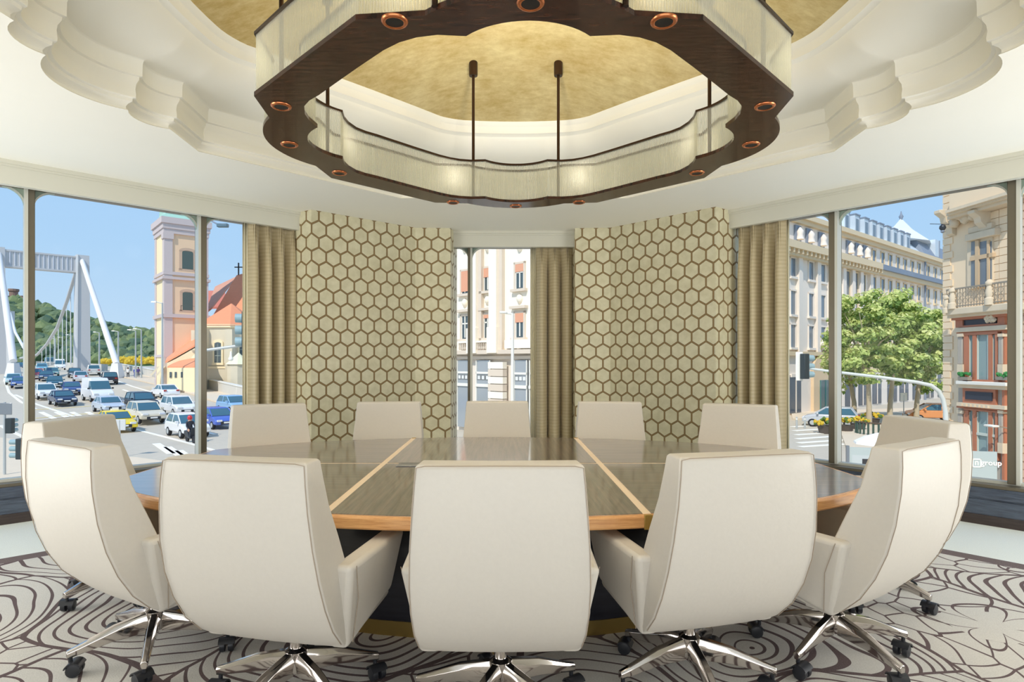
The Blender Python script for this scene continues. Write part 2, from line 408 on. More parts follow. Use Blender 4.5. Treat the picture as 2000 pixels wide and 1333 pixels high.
m.loft([[(KX+RG(t)*q*math.cos(t), KY+RG(t)*q*math.sin(t), CH+2.37+.44*(1-q*q)) for t in TH] for q in qs], cap=False); m.f.append(tuple((len(qs)-1)*len(TH)+j for j in range(len(TH)))); m.mi.append(0)
tag(m.obj('ceiling_dome', GOLD, smooth=60), kind='structure')
dome_z = lambda x, y: CH+2.37+.44*(1-(math.hypot(x, y)/RG(math.atan2(y, x)))**2)
# upper slab that keeps the sky out of the ceiling void
m = MB(); m.prism(room, 4.4, 4.5); tag(m.obj('ceiling', PLASTER), kind='structure')
m = MB(); n_ = len(room)
m.add([(x, y, z) for z in (HC, 4.4) for x, y in room], [(i, (i+1) % n_, (i+1) % n_+n_, i+n_) for i in range(n_)])
tag(m.obj('wall_upper', PLASTER), kind='structure')
# ------------------------------------------------------------------ valances, sills, windows
def valance(i, pl, a0, a1):
    m = MB(); pl.box(m, a0, a1, 0, .07, 2.93, 3.085); pl.box(m, a0, a1, -.02, .07, 3.105, HC); pl.box(m, a0, a1, -.008, .07, 3.085, 3.105)
    tag(m.obj('trim_%d' % i, PAINT), kind='structure')
valance(3, WL, -2.8, lenL+.02); valance(4, WB, D1[0]-.02, E1[0]+.02); valance(5, WR, -.02, lenR+2.8)
def sill(name, pl, a0, a1):
    m = MB(); pl.box(m, a0, a1, .012, .24, .085, .21); pl.box(m, a0, a1, .02, .24, .225, .315); pl.box(m, a0, a1, .03, .24, .21, .225)
    b = tag(m.obj(name, DARKWOOD), kind='structure')
    m = MB(); pl.box(m, a0, a1, -.004, .24, 0, .085); m.obj('skirting_board', SKIRT, b)
sill('baseboard_left', WL, -2.8, lenL+.2); sill('baseboard_back', WB, D1[0]-.05, E1[0]+.05); sill('baseboard_right', WR, -.2, lenR+2.8)
GO = .17                                           # window plane behind the valance
ZP0, ZP1 = .355, 2.945
def window(i, pl, a0, a1, mull, flip):
    root = empty('window_%d' % i, kind='structure')
    m = MB(); pl.box(m, a0, a1, .03, GO+.07, .316, ZP0-.012); m.obj('sill_rail', FRAME, root)
    m = MB(); pl.box(m, a0, a1, GO-.02, GO+.07, ZP0-.012, ZP0+.012); m.obj('bottom_bead', FRAME2, root)
    m = MB(); pl.box(m, a0, a1, GO-.02, GO+.07, ZP1, HC); m.obj('head_rail', FRAME, root)
    edges = [a0]
    for a, w in mull:
        m = MB(); pl.box(m, a-w/2, a+w/2, GO-.05, GO+.07, ZP0, HC); m.obj('mullion', FRAME, root, bevel=.004)
        m = MB(); e = a+(w/2 if flip else -w/2); e += -.012 if flip else .012; pl.box(m, e-.013, e+.013, GO-.056, GO+.05, ZP0, HC); m.obj('mullion_bead', FRAME2, root)
        edges += [a-w/2, a+w/2]
    edges.append(a1)
    for j in range(0, len(edges), 2):
        p, q = edges[j], edges[j+1]
        m = MB(); pl.box(m, p, q, GO+.02, GO+.03, ZP0, HC-.02); m.obj('pane', GLASS, root)
        for end, sg in ((p, 1), (q, -1)):
            if end in (a0, a1): continue
            R = .15; pts = [(end, ZP1+.02)]+[(end+sg*R*(1-math.cos(t)), ZP1-R+R*math.sin(t)) for t in [PI/2*k/8 for k in range(9)]]+[(end+sg*R, ZP1+.02)]
            m = MB(); m.loft([[pl.at(a, z, off) for a, z in pts] for off in (GO, GO+.045)]); m.obj('corner_gusset', GUSSET, root)
            m = MB(); m.loft([[pl.at(a, z, off) for a, z in ((end+sg*(R+.0)*(1-math.cos(t))-sg*dd*math.cos(t), ZP1-R+(R)*math.sin(t)+dd*math.sin(t)) for t in [PI/2*k/8 for k in range(9)])] for off, dd in ((GO-.004, .0), (GO-.004, .012), (GO+.01, .012), (GO+.01, 0))], cap=False, closed=False)
            m.obj('gusset_bead', FRAME2, root)
    return root
hl = lambda px: WL.hit(px, GO-.02)[0]
window(1, WL, -2.8, lenL+.1, [(hl(57.5), .075), (hl(394), .085)], False)
hb = lambda px: WB.hit(px, GO-.02)[0]
window(2, WB, D1[0]-.03, E1[0]+.05, [(hb(918), .06)], True)
hr = lambda px: WR.hit(px, GO-.02)[0]
window(3, WR, -.1, lenR+2.8, [(hr(1629), .085), (hr(1981), .085)], True)
# ------------------------------------------------------------------ curtains
def curtain(pl, px0, px1, folds, label, lin_px):
    off = .092
    a0, a1 = sorted((pl.hit(px0, off)[0], pl.hit(px1, off)[0]))
    N = folds*22; Z = [.02, .3, .8, 1.4, 2.0, 2.4, 2.6, 2.7, 2.76, 2.81, 2.85, 2.885, 2.915, 2.95]
    vs = []; p = (a1-a0)/folds
    for z in Z:
        k = max(0, (z-2.5)/.45)                      # pinch towards the top
        for i in range(N+1):
            t = i/N*folds; f = t-math.floor(t)-.5; c = math.floor(t)+.5
            ff = f*(1-.62*k*(1-abs(2*f)**3))+.012*math.sin(z*2.2+c*2)*(1-k)
            amp = .07*(1-.55*k)
            w = 2*abs(math.cos(PI*f))**.75-1
            dd = off-w*amp*(1+.15*math.sin(c*5))
            if k > .2 and abs(f) < .2: dd += .016*k*math.cos(f*PI*10)
            vs.append(pl.at(a0+(c+ff)*p, z, dd))
    m = MB(); n = N+1
    m.add(vs, [(r*n+i, r*n+i+1, (r+1)*n+i+1, (r+1)*n+i) for r in range(len(Z)-1) for i in range(N)])
    o = tag(m.obj('curtain', CURTAIN, smooth=80), label, 'curtain')
    sm = o.modifiers.new('thickness', 'SOLIDIFY'); sm.thickness = .004
    b0, b1 = sorted((pl.hit(lin_px[0], off+.06)[0], pl.hit(lin_px[1], off+.06)[0])); m = MB(); nn = 10
    m.loft([[pl.at(b0+(b1-b0)*i/nn, z, off+.03+.012*math.sin(i*1.9)) for i in range(nn+1)] for z in (.02, 1.2, 2.5, 2.95)], cap=False, closed=False)
    l = m.obj('lining', LINING, o, smooth=80); sm = l.modifiers.new('thickness', 'SOLIDIFY'); sm.thickness = .003
curtain(WL, 483, 583, 4, 'taupe silk curtain drawn to the right end of the bridge-side window', (472, 487))
curtain(WB, 1045, 1121, 3, 'taupe silk curtain hanging over the right half of the narrow middle window', (1036, 1047))
curtain(WR, 1438, 1536, 4, 'taupe silk curtain drawn to the left end of the tree-side window', (1532, 1544))
# ------------------------------------------------------------------ chandelier
ZB = CH+1.367
cside = arc((1.387, -.694), (1.416, -.413), 0, 3)+arc((1.416, -.413), (1.416, .413), .155, 22)+arc((1.416, .413), (1.387, .694), 0, 3)+arc((1.387, .694), (.694, 1.387), 0, 6)
CO = Radial(ring_from(cside))
q1 = arc((1.19, -.275), (1.19, .275), .13, 16)+[(1.19, .275), (1.205, .38), (1.20, .47), (1.17, .57), (1.12, .64), (1.05, .705), (.93, .835), (.78, .995), (.63, 1.150), (.55, 1.215), (.47, 1.255), (.38, 1.275), (.26, 1.265)]
q2 = [(-y, x) for x, y in arc((1.265, -.26), (1.265, .26), .115, 16)]
half = [p for p in q1 if p[1] >= 0]+[(x, y) for x, y in q2 if x > 1e-6]+[(0, 1.38)]
full = half+[(-x, y) for x, y in half]; full = full+[(x, -y) for x, y in full]
uniq = []
for p in sorted(full, key=lambda p: math.atan2(p[1], p[0])):
    if not uniq or math.hypot(p[0]-uniq[-1][0], p[1]-uniq[-1][1]) > .004: uniq.append(p)
CI = Radial(uniq)
TC = sorted(set([round(p[0], 5) for p in CO.p]+[round(p[0], 5) for p in CI.p]+[round(2*PI*i/180, 5) for i in range(180)]))
def cl(rf, z, ins=0): return [((rf(t)-ins)*math.cos(t), (rf(t)-ins)*math.sin(t), z) for t in TC]
CHD = empty('chandelier', (KX, KY, ZB), 0, 'large lobed octagonal ring chandelier of dark wood and fluted glass under the gold ceiling', 'chandelier')
def ring_obj(name, o_, i_, z0, z1, mt):
    m = MB(); n = len(TC); r = [cl(o_[0], z0, o_[1]), cl(o_[0], z1, o_[1]), cl(i_[0], z1, i_[1]), cl(i_[0], z0, i_[1])]
    r.append(r[0]); m.loft(r, cap=False); return m.obj(name, mt, CHD, smooth=30)
ring_obj('ring_plate', (CO, 0), (CI, 0), 0, .022, RINGWOOD)
ring_obj('outer_top_rim', (CO, 0), (CO, .026), .318, .332, BRONZE)
ring_obj('inner_top_rim', (CI, -.026), (CI, 0), .318, .332, BRONZE)
def rods(name, rf, ins):
    pts = cl(rf, 0, ins); pts.append(pts[0]); m = MB(); acc = 0; step = .0128
    for a, b in zip(pts, pts[1:]):
        a = Vector(a); b = Vector(b); L = (b-a).length; s = -acc
        while s+step <= L:
            s += step; c = a+(b-a)*(s/L)
            rr = [[(c.x+.0050*math.cos(q), c.y+.0050*math.sin(q), z) for q in [2*PI*j/6 for j in range(6)]] for z in (.022, .318)]
            m.loft(rr, cap=False)
        acc = L-s
    return tag(m.obj(name, RODS, CHD, smooth=70), kind='stuff')
rods('outer_glass_rods', CO, .013); rods('inner_glass_rods', CI, -.013)
LP = [(0, 1.50), (.54, 1.376), (1.293, .57), (1.452, 0)]
LP = sorted(set([(sx*x, sy*y) for x, y in LP for sx in (1, -1) for sy in (1, -1)]))
md = MB(); md.lathe([(.036, .004), (.036, -.006), (.040, -.009), (.048, -.008), (.054, -.003), (.055, .003)], 28, cap=False)
md = md.mesh('downlight', COPPER, 50)
mr = MB(); mr.lathe([(.0365, -.005), (.034, .0), (.012, -.001)], 20); mr = mr.mesh('reflector', BLACK, 50)
for x, y in LP:
    d = bpy.data.objects.new('downlight', md); COL.objects.link(d); d.parent = CHD; d.location = (x, y, 0)
    r = bpy.data.objects.new('reflector', mr); COL.objects.link(r); r.parent = d
    light('downlight_lamp', 'SPOT', (KX+x, KY+y, ZB-.02), 16, (1, .82, .6), .03, aim=(KX+x*.96, KY+y*.96, 0), spot=1.5, blend=.7)
for x, y in [(a*sx, b*sy) for a, b in ((.37, 1.46), (1.34, .44)) for sx in (1, -1) for sy in (1, -1)]:
    zt = dome_z(x, y)-ZB
    m = MB(); m.tube([(x, y, .01), (x, y, zt)], .013, 10); s = m.obj('suspension_rod', BRONZE, CHD, smooth=50)
    m = MB(); m.lathe([(.036, -.11), (.038, -.10), (.038, .01)], 18, (x, y, zt)); m.obj('canopy', BRONZE, s, smooth=40)
# lamps standing between the two glass walls throw warm light up at the gold leaf
for k in range(8):
    t = PI/8+k*PI/4; r = (CO(t)+CI(t))/2
    light('uplight_lamp', 'POINT', (KX+r*math.cos(t), KY+r*math.sin(t), ZB+.2), 1.6, (1, .92, .78), .1)
light('dome_lamp', 'SPOT', (KX, KY-.1, ZB+.02), 170, (1, .92, .76), .1, aim=(KX, KY+.3, 4.2), spot=2.4, blend=.9)
# ------------------------------------------------------------------ conference table
TX, TY = -.07, 3.86
TAB = empty('conference_table', (TX, TY, 0), 0, 'large boat-shaped conference table with dark veneer, pale inlay lines and oak edge', 'table')
def oval(a, b, xe, n=40):                            # ellipse cut off at x = +-xe, slightly rounded corners
    t0 = math.acos(xe/a); up = [(a*math.cos(t), b*math.sin(t)) for t in [t0+(PI-2*t0)*i/n for i in range(n+1)]]
    return up+[(-x, -y) for x, y in up]
top = oval(2.33, 1.36, 2.09)
m = MB(); m.prism(top, .692, .748); m.obj('edge_band', OAK, TAB, bevel=.01)
ins = oval(2.30, 1.335, 2.06, 60)
def clip(poly, nx, ny, d):                           # keep nx*x+ny*y <= d
    out = []
    for i, p in enumerate(poly):
        q = poly[(i+1) % len(poly)]; a = nx*p[0]+ny*p[1]-d; b = nx*q[0]+ny*q[1]-d
        if a <= 0: out.append(p)
        if a*b < 0: t = a/(a-b); out.append((p[0]+(q[0]-p[0])*t, p[1]+(q[1]-p[1])*t))
    return out
m = MB(); m.prism(ins, .7475, .7492); m.obj('inlay_sheet', INLAY, TAB)
xl, xr, g, gy = -.70, .68, .019, .015
for cx in (0, 1, 2):
    for sy in (-1, 1):
        p = clip(ins, 0, sy, 2); p = clip(p, 0, -sy, -gy)
        if cx == 0: p = clip(p, 1, 0, xl-g)
        if cx == 1: p = clip(clip(p, -1, 0, -(xl+g)), 1, 0, xr-g)
        if cx == 2: p = clip(p, -1, 0, -(xr+g))
        m = MB(); m.prism(p, .7492, .7512); m.obj('veneer_panel', VENEER_Y if cx == 1 else VENEER_X, TAB)
for sx in (xl, xr):
    for sy in (-1, 1):
        y = sy*1.36*math.sqrt(1-(sx/2.33)**2)
        m = MB(); m.box(sx-.018, sx+.018, y-.006, y+.006, .688, .752); m.obj('edge_clip', BRASS, TAB, bevel=.002)
m = MB(); m.box(-.60, -.25, -.13, -.012, .7512, .757); fl = m.obj('cable_flap', STEELG, TAB, bevel=.002)
m = MB(); m.box(-.585, -.265, -.036, -.03, .757, .7575); m.obj('brush_slot', BLACK, fl)
def ell(a, b, n=48): return [(a*math.cos(2*PI*i/n), b*math.sin(2*PI*i/n)) for i in range(n)]
m = MB(); m.prism(ell(1.5, .82), .075, .66); ped = m.obj('pedestal', NAVY, TAB, smooth=30)
m = MB(); m.prism(ell(1.505, .825), 0, .075); m.obj('brass_plinth', BRASS, ped, smooth=30)
m = MB(); m.prism(ell(1.6, .9), .66, .692); m.obj('apron', NAVY, TAB, smooth=30)
# ------------------------------------------------------------------ chairs (local +Y is the way the sitter faces)
def chair_proto():
    root = empty('conference_chair')
    prof = [(.305, -.135, -.02, .295), (.34, -.185, -.02, .305), (.42, -.262, -.04, .312), (.52, -.322, -.09, .315), (.63, -.366, -.15, .314), (.75, -.395, -.20, .308),
            (.88, -.41, -.255, .298), (.98, -.412, -.28, .29), (1.045, -.408, -.292, .284), (1.055, -.398, -.302, .278)]
    m = MB(); rings = []
    for z, r, f, w in prof:
        bul = .012
        rings.append([(-w, r, z), (-w*.55, r-bul, z), (0, r-bul*1.4, z), (w*.55, r-bul, z), (w, r, z), (w*.97, f, z), (0, f-.012, z), (-w*.97, f, z)])
    m.loft(rings); bk = m.obj('backrest', LEATHER, root, bevel=.026, seg=4)
    pl = [(w*.985, r-.004, z) for z, r, f, w in prof[1:-1]]
    pts = [(x, y, z) for x, y, z in pl]+[(prof[-1][3]*.9, -.418, 1.052), (0, -.424, 1.054), (-prof[-1][3]*.9, -.418, 1.052)]+[(-x, y, z) for x, y, z in pl[::-1]]
    m = MB(); m.tube(pts, .0019, 5); m.obj('piping', PIPING, bk)
    m = MB(); m.hexa([(-.30, -.14, .30), (.30, -.14, .30), (.30, .27, .355), (-.30, .27, .355), (-.30, -.10, .43), (.30, -.10, .43), (.30, .29, .44), (-.30, .29, .44)])
    m.obj('seat_shell', LEATHER, root, bevel=.02)
    m = MB(); m.box(-.27, .27, -.12, .30, .425, .495); m.obj('seat_cushion', LEATHER, root, bevel=.03, seg=3)
    for s in (-1, 1):
        p = [(.305*s, -.15, .298), (.225*s, -.15, .298), (.235*s, .24, .40), (.325*s, .24, .40), (.366*s, -.235, .648), (.28*s, -.235, .648), (.28*s, .275, .662), (.374*s, .275, .662)]
        m = MB(); m.hexa(p if s < 0 else [p[i] for i in (1, 0, 3, 2, 5, 4, 7, 6)])
        ar = m.obj('armrest', LEATHER, root, bevel=.022, seg=3)
        m = MB(); m.tube([(.367*s, -.195, .642), (.347*s, -.14, .50), (.313*s, -.118, .32)], .0016, 5); m.obj('piping', PIPING, ar)
    m = MB(); m.lathe([(.025, .17), (.025, .31), (.07, .315)], 14); m.obj('gas_column', CHROME, root, smooth=40)
    m = MB(); m.box(-.08, .08, -.1, .1, .285, .31); m.box(-.16, -.08, .02, .04, .285, .3); m.obj('tilt_mechanism', PLASTIC, root, bevel=.004)
    m = MB(); m.lathe([(.036, .115), (.046, .13), (.046, .205), (.03, .215)], 18); m.obj('hub', CHROME, root, smooth=35)
    for k in range(5):
        a = 2*PI*k/5+PI/2+.31; M = Matrix.Rotation(a, 4, 'Z'); m = MB()
        sec = [(.035, .026, .11, .205), (.17, .023, .108, .178), (.30, .018, .088, .13), (.35, .015, .08, .114)]
        m.loft([[M @ Vector((x, -w*.7, z0)), M @ Vector((x, w*.7, z0)), M @ Vector((x, w, (z0+z1*2)/3)), M @ Vector((x, w*.55, z1)), M @ Vector((x, -w*.55, z1)), M @ Vector((x, -w, (z0+z1*2)/3))] for x, w, z0, z1 in sec])
        lg = m.obj('leg', CHROME, root, bevel=.003)
        ca = a+.5+k*1.1; c = M @ Vector((.335, 0, 0)); R2 = Matrix.Translation((c.x, c.y, 0)) @ Matrix.Rotation(ca, 4, 'Z')
        m = MB(); m.lathe([(.009, .062), (.009, .1)], 8, (c.x, c.y, 0))
        for sx in (-1, 1):
            X = R2 @ Matrix.Translation((.018, sx*.019, .031)) @ Matrix.Rotation(PI/2, 4, 'X')
            m.lathe([(.018, -.014), (.029, -.011), (.031, 0), (.029, .011), (.018, .014)], 16, M=X)
        hood = [(.018+.037*math.cos(q), .031+.037*math.sin(q)) for q in [(.15+.75*i/8)*PI for i in range(9)]]
        ring = lambda sy: [R2 @ Vector((x, sy, z)) for x, z in hood]+[R2 @ Vector((.018+.031*math.cos(q), sy, .031+.031*math.sin(q))) for q in [(.9-.75*i/8)*PI for i in range(9)]]
        m.loft([ring(-.036), ring(.036)])
        m.obj('caster', PLASTIC, lg, smooth=40)
    return root
CP = chair_proto()
chairs = [  # back-top centre x, y, turn, label
    (-1.885, 2.567, -31, 'cream leather conference chair at the table, nearest the camera on the far left'),
    (-.95, 2.12, -12.3, 'cream leather chair with its back to us, just left of the nearest middle chair'),
    (-.015, 2.025, 0, 'cream leather chair seen squarely from behind, nearest the camera in the middle'),
    (.905, 2.247, 14.2, 'cream leather chair with its back to us, just right of the nearest middle chair'),
    (1.797, 2.553, 34.2, 'cream leather chair turned left in the near row, furthest right of that row'),
    (-2.70, 3.72, -96, 'cream leather chair at the left end of the table, its backrest facing right'),
    (2.575, 3.65, 92.5, 'cream leather chair at the right end of the table, its backrest facing left'),
    (-1.93, 4.95, 208, 'cream leather chair across the table in front of the left curtain'),
    (-1.045, 5.5, 186, 'cream leather chair across the table in front of the left papered pier'),
    (-.065, 5.55, 180, 'cream leather chair across the table in front of the narrow middle window'),
    (.955, 5.5, 174, 'cream leather chair across the table in front of the right papered pier'),
    (1.93, 4.95, 152, 'cream leather chair across the table in front of the right curtain'),
]
stars = [0, .1, -.16, .12, .05, .3, .5, .2, 0, .4, .1, .3]
for i, (bx, by, deg, label) in enumerate(chairs):
    a = math.radians(deg); fx, fy = -math.sin(a), math.cos(a)
    loc = (bx+.40*fx, by+.40*fy, 0)
    c = CP if i == 0 else copy_tree(CP, None, loc, a)
    c.location = loc; c.rotation_euler = (0, 0, a); tag(c, label, 'chair', 'chairs round the conference table')
    if 8 <= i <= 10: c.scale = (1, 1, .985)
    for ch in c.children:
        if ch.name.split('.')[0] in ('leg', 'hub'): ch.rotation_euler = (0, 0, stars[i])
# ------------------------------------------------------------------ the street outside
GZ = CH-5.2                                         # street level below our floor
def gz(x, y):                                       # the road on the left climbs towards the bridge
    h = min(max((y-48)/64, 0), 1)*3.3; k = min(max((-x-9)/12, 0), 1)
    return GZ+h*k
def ground_at(px, py):                              # street point seen at a pixel
    k = (px-CX)/F; lo, hi = 6.0, 420.0
    d = lo
    while d < hi:
        if (CH-gz(k*d, d))*F/d+CY <= py: break
        d += .25
    return Vector((k*d, d, gz(k*d, d)))
ASPHALT = mat('asphalt', (200, 190, 172), .9, vary=.08, scale=2.5)
PAVING = mat('pale_paving', (226, 208, 182), .9, vary=.05, scale=2)
CONCRETE = mat('concrete', (206, 202, 192), .85, vary=.05, scale=1.2)
WHITEP = mat('road_paint', (248, 244, 232), .8); YELLOWP = mat('yellow_road_paint', (236, 214, 150), .8)
ys = [9, 12, 15, 18, 22, 26, 30, 35, 40, 44, 48, 52, 56, 60, 66, 72, 78, 84, 90, 96, 104, 112, 130, 160, 220, 300, 430]
xs = [-330, -250, -190, -150, -120, -100, -85, -72, -62, -54, -46, -39, -33, -28, -24, -21, -18, -15, -12, -9, -4, 2, 10, 25, 45, 80, 130, 200]
m = MB(); n = len(xs)
m.add([(x, y, gz(x, y)) for y in ys for x in xs], [(r*n+c, r*n+c+1, (r+1)*n+c+1, (r+1)*n+c) for r in range(len(ys)-1) for c in range(n-1)])
tag(m.obj('road', ASPHALT, smooth=60), kind='structure')
def strip(mb, pix, w, z=.03, th=.02):               # band draped along the street through pixels
    pts = [ground_at(*p) for p in pix]; fine = []
    for a, b in zip(pts, pts[1:]):
        k = max(1, int((b-a).length/3)); fine += [a+(b-a)*i/k for i in range(k)]
    fine.append(pts[-1]); L = []; R = []
    for i, p in enumerate(fine):
        t = fine[min(i+1, len(fine)-1)]-fine[max(i-1, 0)]; t.z = 0; t.normalize(); nn = Vector((-t.y, t.x, 0))*w/2
        for lst, q in ((L, p-nn), (R, p+nn)): lst.append(Vector((q.x, q.y, gz(q.x, q.y)+z)))
    mb.loft([[a, b, b-Vector((0, 0, th)), a-Vector((0, 0, th))] for a, b in zip(L, R)])
mk = MB()
for pix in ([(30, 772), (70, 790), (145, 815), (262, 839), (372, 868), (500, 905)], [(10, 746), (18, 768), (40, 786), (70, 800)], [(240, 762), (330, 790), (470, 830)], [(215, 740), (260, 756), (300, 768)], [(330, 822), (420, 850)], [(0, 832), (60, 862), (180, 908)]):
    strip(mk, pix, .28)
for k in range(5): strip(mk, [(305+k*22, 868+k*7), (335+k*22, 888+k*7)], .45)
for k in range(4): strip(mk, [(80+k*30, 806), (112+k*30, 822)], .4)
for k in range(6): strip(mk, [(1548+k*3, 835+k*8), (1640+k*2, 829+k*8)], .5)
tag(mk.obj('road_markings', WHITEP), kind='structure')
mk = MB(); strip(mk, [(70, 801), (120, 799), (190, 793)], .25); strip(mk, [(70, 818), (130, 812), (225, 806)], .25)
tag(mk.obj('road_markings', YELLOWP), kind='structure')
def slab(name, pix, mt, h=.16):
    pts = [ground_at(*p) for p in pix]; m = MB()
    m.loft([[(p.x, p.y, p.z-.05) for p in pts], [(p.x, p.y, p.z+h) for p in pts]])
    return tag(m.obj(name, mt), kind='structure')
slab('pavement', [(0, 860), (60, 868), (190, 900), (262, 900), (318, 908), (345, 940), (345, 1010), (0, 1100)], PAVING)
m = MB(); mp = [(200, 722), (240, 738), (300, 752), (360, 768), (480, 806)]; ip = [ground_at(*p) for p in mp]
back = [Vector((p.x+2.6, p.y+2.3, p.z)) for p in ip]
m.loft([[Vector((a.x, a.y, gz(a.x, a.y)+.02)), Vector((a.x, a.y, gz(a.x, a.y)+.2)), Vector((b.x, b.y, gz(a.x, a.y)+.2)), Vector((b.x, b.y, gz(a.x, a.y)-.2))] for a, b in zip(ip, back)])
tag(m.obj('pavement', PAVING), kind='structure')
m = MB(); m.loft([[Vector((b.x, b.y, gz(a.x, a.y)-.5)), Vector((b.x, b.y, gz(a.x, a.y)+1.35)), Vector((b.x+.35, b.y+.35, gz(a.x, a.y)+1.35)), Vector((b.x+.35, b.y+.35, gz(a.x, a.y)-.5))] for a, b in zip(ip, back)])
WALLB = tag(m.obj('retaining_wall', CONCRETE), 'long pale concrete parapet wall between the pavement and the church', 'wall')
m = MB()
m.loft([[Vector((b.x-.05, b.y-.05, gz(a.x, a.y)+1.35)), Vector((b.x-.05, b.y-.05, gz(a.x, a.y)+1.45)), Vector((b.x+.42, b.y+.42, gz(a.x, a.y)+1.45)), Vector((b.x+.42, b.y+.42, gz(a.x, a.y)+1.35))] for a, b in zip(ip, back)])
m.obj('coping', mat('coping_stone', (226, 222, 210), .8), WALLB)
# ------------------------------------------------------------------ hill, castle, trees beyond the river
HILLG = m_leaf('hill_foliage', (88, 116, 86), (150, 166, 116)); HILLD = mat('hill_ground', (84, 116, 74), .9, vary=.3, scale=.05)
ridge = [(-160, 560), (-60, 575), (0, 588), (24, 586), (60, 600), (100, 606), (150, 622), (200, 634), (250, 644), (300, 650), (420, 662), (560, 684)]
HD = 330
m = MB(); rows = []
for px, py in ridge:
    t = P(px, py, HD); rows.append([P(px, 716, HD-70), P(px, 700, HD-45), Vector((t.x, t.y-18, (t.z*2+CH)/3)), t, Vector((t.x, t.y+60, t.z-4))])
m.loft(rows, cap=False, closed=False); tag(m.obj('hillside', HILLD, smooth=80), kind='structure')
ico = bmesh.new(); bmesh.ops.create_icosphere(ico, subdivisions=2, radius=1)
IV = [v.co.copy() for v in ico.verts]; IF = [tuple(v.index for v in f.verts) for f in ico.faces]; ico.free()
def blob(mb, c, r, k=0, rag=.25, sq=1.0):
    mb.add([Vector((c[0]+v.x*r*(1+random.uniform(-rag, rag)), c[1]+v.y*r*(1+random.uniform(-rag, rag)), c[2]+v.z*r*sq*(1+random.uniform(-rag, rag)))) for v in IV], IF, k)
m = MB(); rnd = random.Random(3)
for _ in range(420):
    i = rnd.uniform(0, len(ridge)-1.01); a, b = ridge[int(i)], ridge[int(i)+1]; f = i-int(i)
    px = a[0]+(b[0]-a[0])*f; py = a[1]+(b[1]-a[1])*f; t = rnd.random()**1.2
    blob(m, P(px, py+2+(708-py)*t, HD-12-54*t), rnd.uniform(2.2, 4.6), rnd.choice((0, 0, 1, 2)))
tag(m.obj('hill_trees', [HILLG, m_leaf('hill_foliage_dark', (72, 102, 82), (112, 138, 102)), m_leaf('hill_foliage_bright', (120, 142, 92), (164, 178, 120))]), 'dense green woodland covering the hill behind the bridge', 'woodland', kind='stuff')
STONEB = mat('castle_stone', (150, 122, 108), .9, vary=.12, scale=.3)
cs = P(32, 590, HD); CAS = empty('hilltop_castle', cs, 0, 'small brown stone fortress with a squat tower on the green hill', 'castle')
m = MB(); m.box(-5, 6, -3, 3, -6, 2.4); m.obj('wall', STONEB, CAS)
m = MB(); m.lathe([(2.1, 0), (2.0, 5.4), (2.5, 5.8), (2.5, 7.0)], 12, (-1.5, 0, 0)); m.obj('tower', STONEB, CAS)
m = MB()
for i in range(6): m.box(-5+i*1.9, -4.1+i*1.9, -3, 3, 2.4, 3.1)
tag(m.obj('battlements', STONEB, CAS), kind='stuff')
YEL = m_leaf('yellow_blossom', (220, 190, 40), (246, 222, 90))
m = MB()
for _ in range(46): blob(m, P(rnd.uniform(196, 300), rnd.uniform(701, 708), 175), rnd.uniform(.5, 1.0), 0, .3)
tag(m.obj('yellow_bushes', YEL), 'yellow flowering bushes along the bridge approach below the hill', 'bushes', kind='stuff')
# ------------------------------------------------------------------ suspension bridge
BW = mat('bridge_white', (232, 230, 226), .5); BS = mat('bridge_grey', (200, 199, 198), .5, vary=.03)
BR = empty('suspension_bridge', P(158, 716, 115), 0, 'white suspension bridge with a square portal tower and slanting cables', 'bridge')
def rel(o, p): return Vector(p)-o.location
pr, pl_ = P(160, 716, 115), P(-6, 716, 106.5)
ax = Vector((pr.x-pl_.x, pr.y-pl_.y, 0)).normalized(); bx = Vector((ax.y, -ax.x, 0))
def leg(c, top, w, name='tower_leg'):
    m = MB(); c = rel(BR, c); z0, z1 = -4, top-BR.location.z
    q = lambda s: [c+ax*s*i+bx*s*j for i, j in ((-1, -1), (1, -1), (1, 1), (-1, 1))]
    m.hexa([Vector((p.x, p.y, z0)) for p in q(w*1.08)]+[Vector((p.x, p.y, z1)) for p in q(w*.9)])
    o = m.obj(name, BS, BR)
    m = MB(); m.hexa([Vector((p.x, p.y, z0)) for p in [c-ax*w*1.1+bx*w*1.1+ax*i+bx*j for i, j in ((0, 0), (.35, 0), (.35, .2), (0, .2))]]+[Vector((p.x, p.y, z1)) for p in [c-ax*w*.92+bx*w*.92+ax*i+bx*j for i, j in ((0, 0), (.3, 0), (.3, .2), (0, .2))]])
    m.obj('edge_plate', BW, o); return o
zt = P(160, 500, 115).z
leg(pr, zt, 1.15); leg(pl_, zt, 1.15)
m = MB(); a, b = rel(BR, pl_), rel(BR, pr)
for z0, z1, w in ((zt-3.2, zt-.5, .8), (zt-.6, zt-.3, .95), (zt-3.4, zt-3.1, .95)):
    z0 -= BR.location.z; z1 -= BR.location.z
    m.hexa([Vector((p.x, p.y, z)) for z in (z0, z1) for p in (a-bx*w, b-bx*w, b+bx*w, a+bx*w)])
m.obj('portal_beam', BS, BR)
m = MB()
for i in range(18):
    c = a+(b-a)*(i+.5)/18+bx*.86; m.box(c.x-.06, c.x+.06, c.y-.06, c.y+.06, zt-3.1-BR.location.z, zt-.6-BR.location.z)
tag(m.obj('beam_ribs', mat('bridge_rib', (200, 206, 216), .5), BR), kind='stuff')
def cable(pts, r, name='main_cable', mt=None):
    m = MB(); m.tube([rel(BR, p) for p in pts], r, 8); return m.obj(name, mt or BW, BR, smooth=60)
cable([P(158, 503, 115), P(228, 712, 98)], [.42, .5]); cable([P(-3, 490, 106.5), P(26, 706, 92)], [.42, .5])
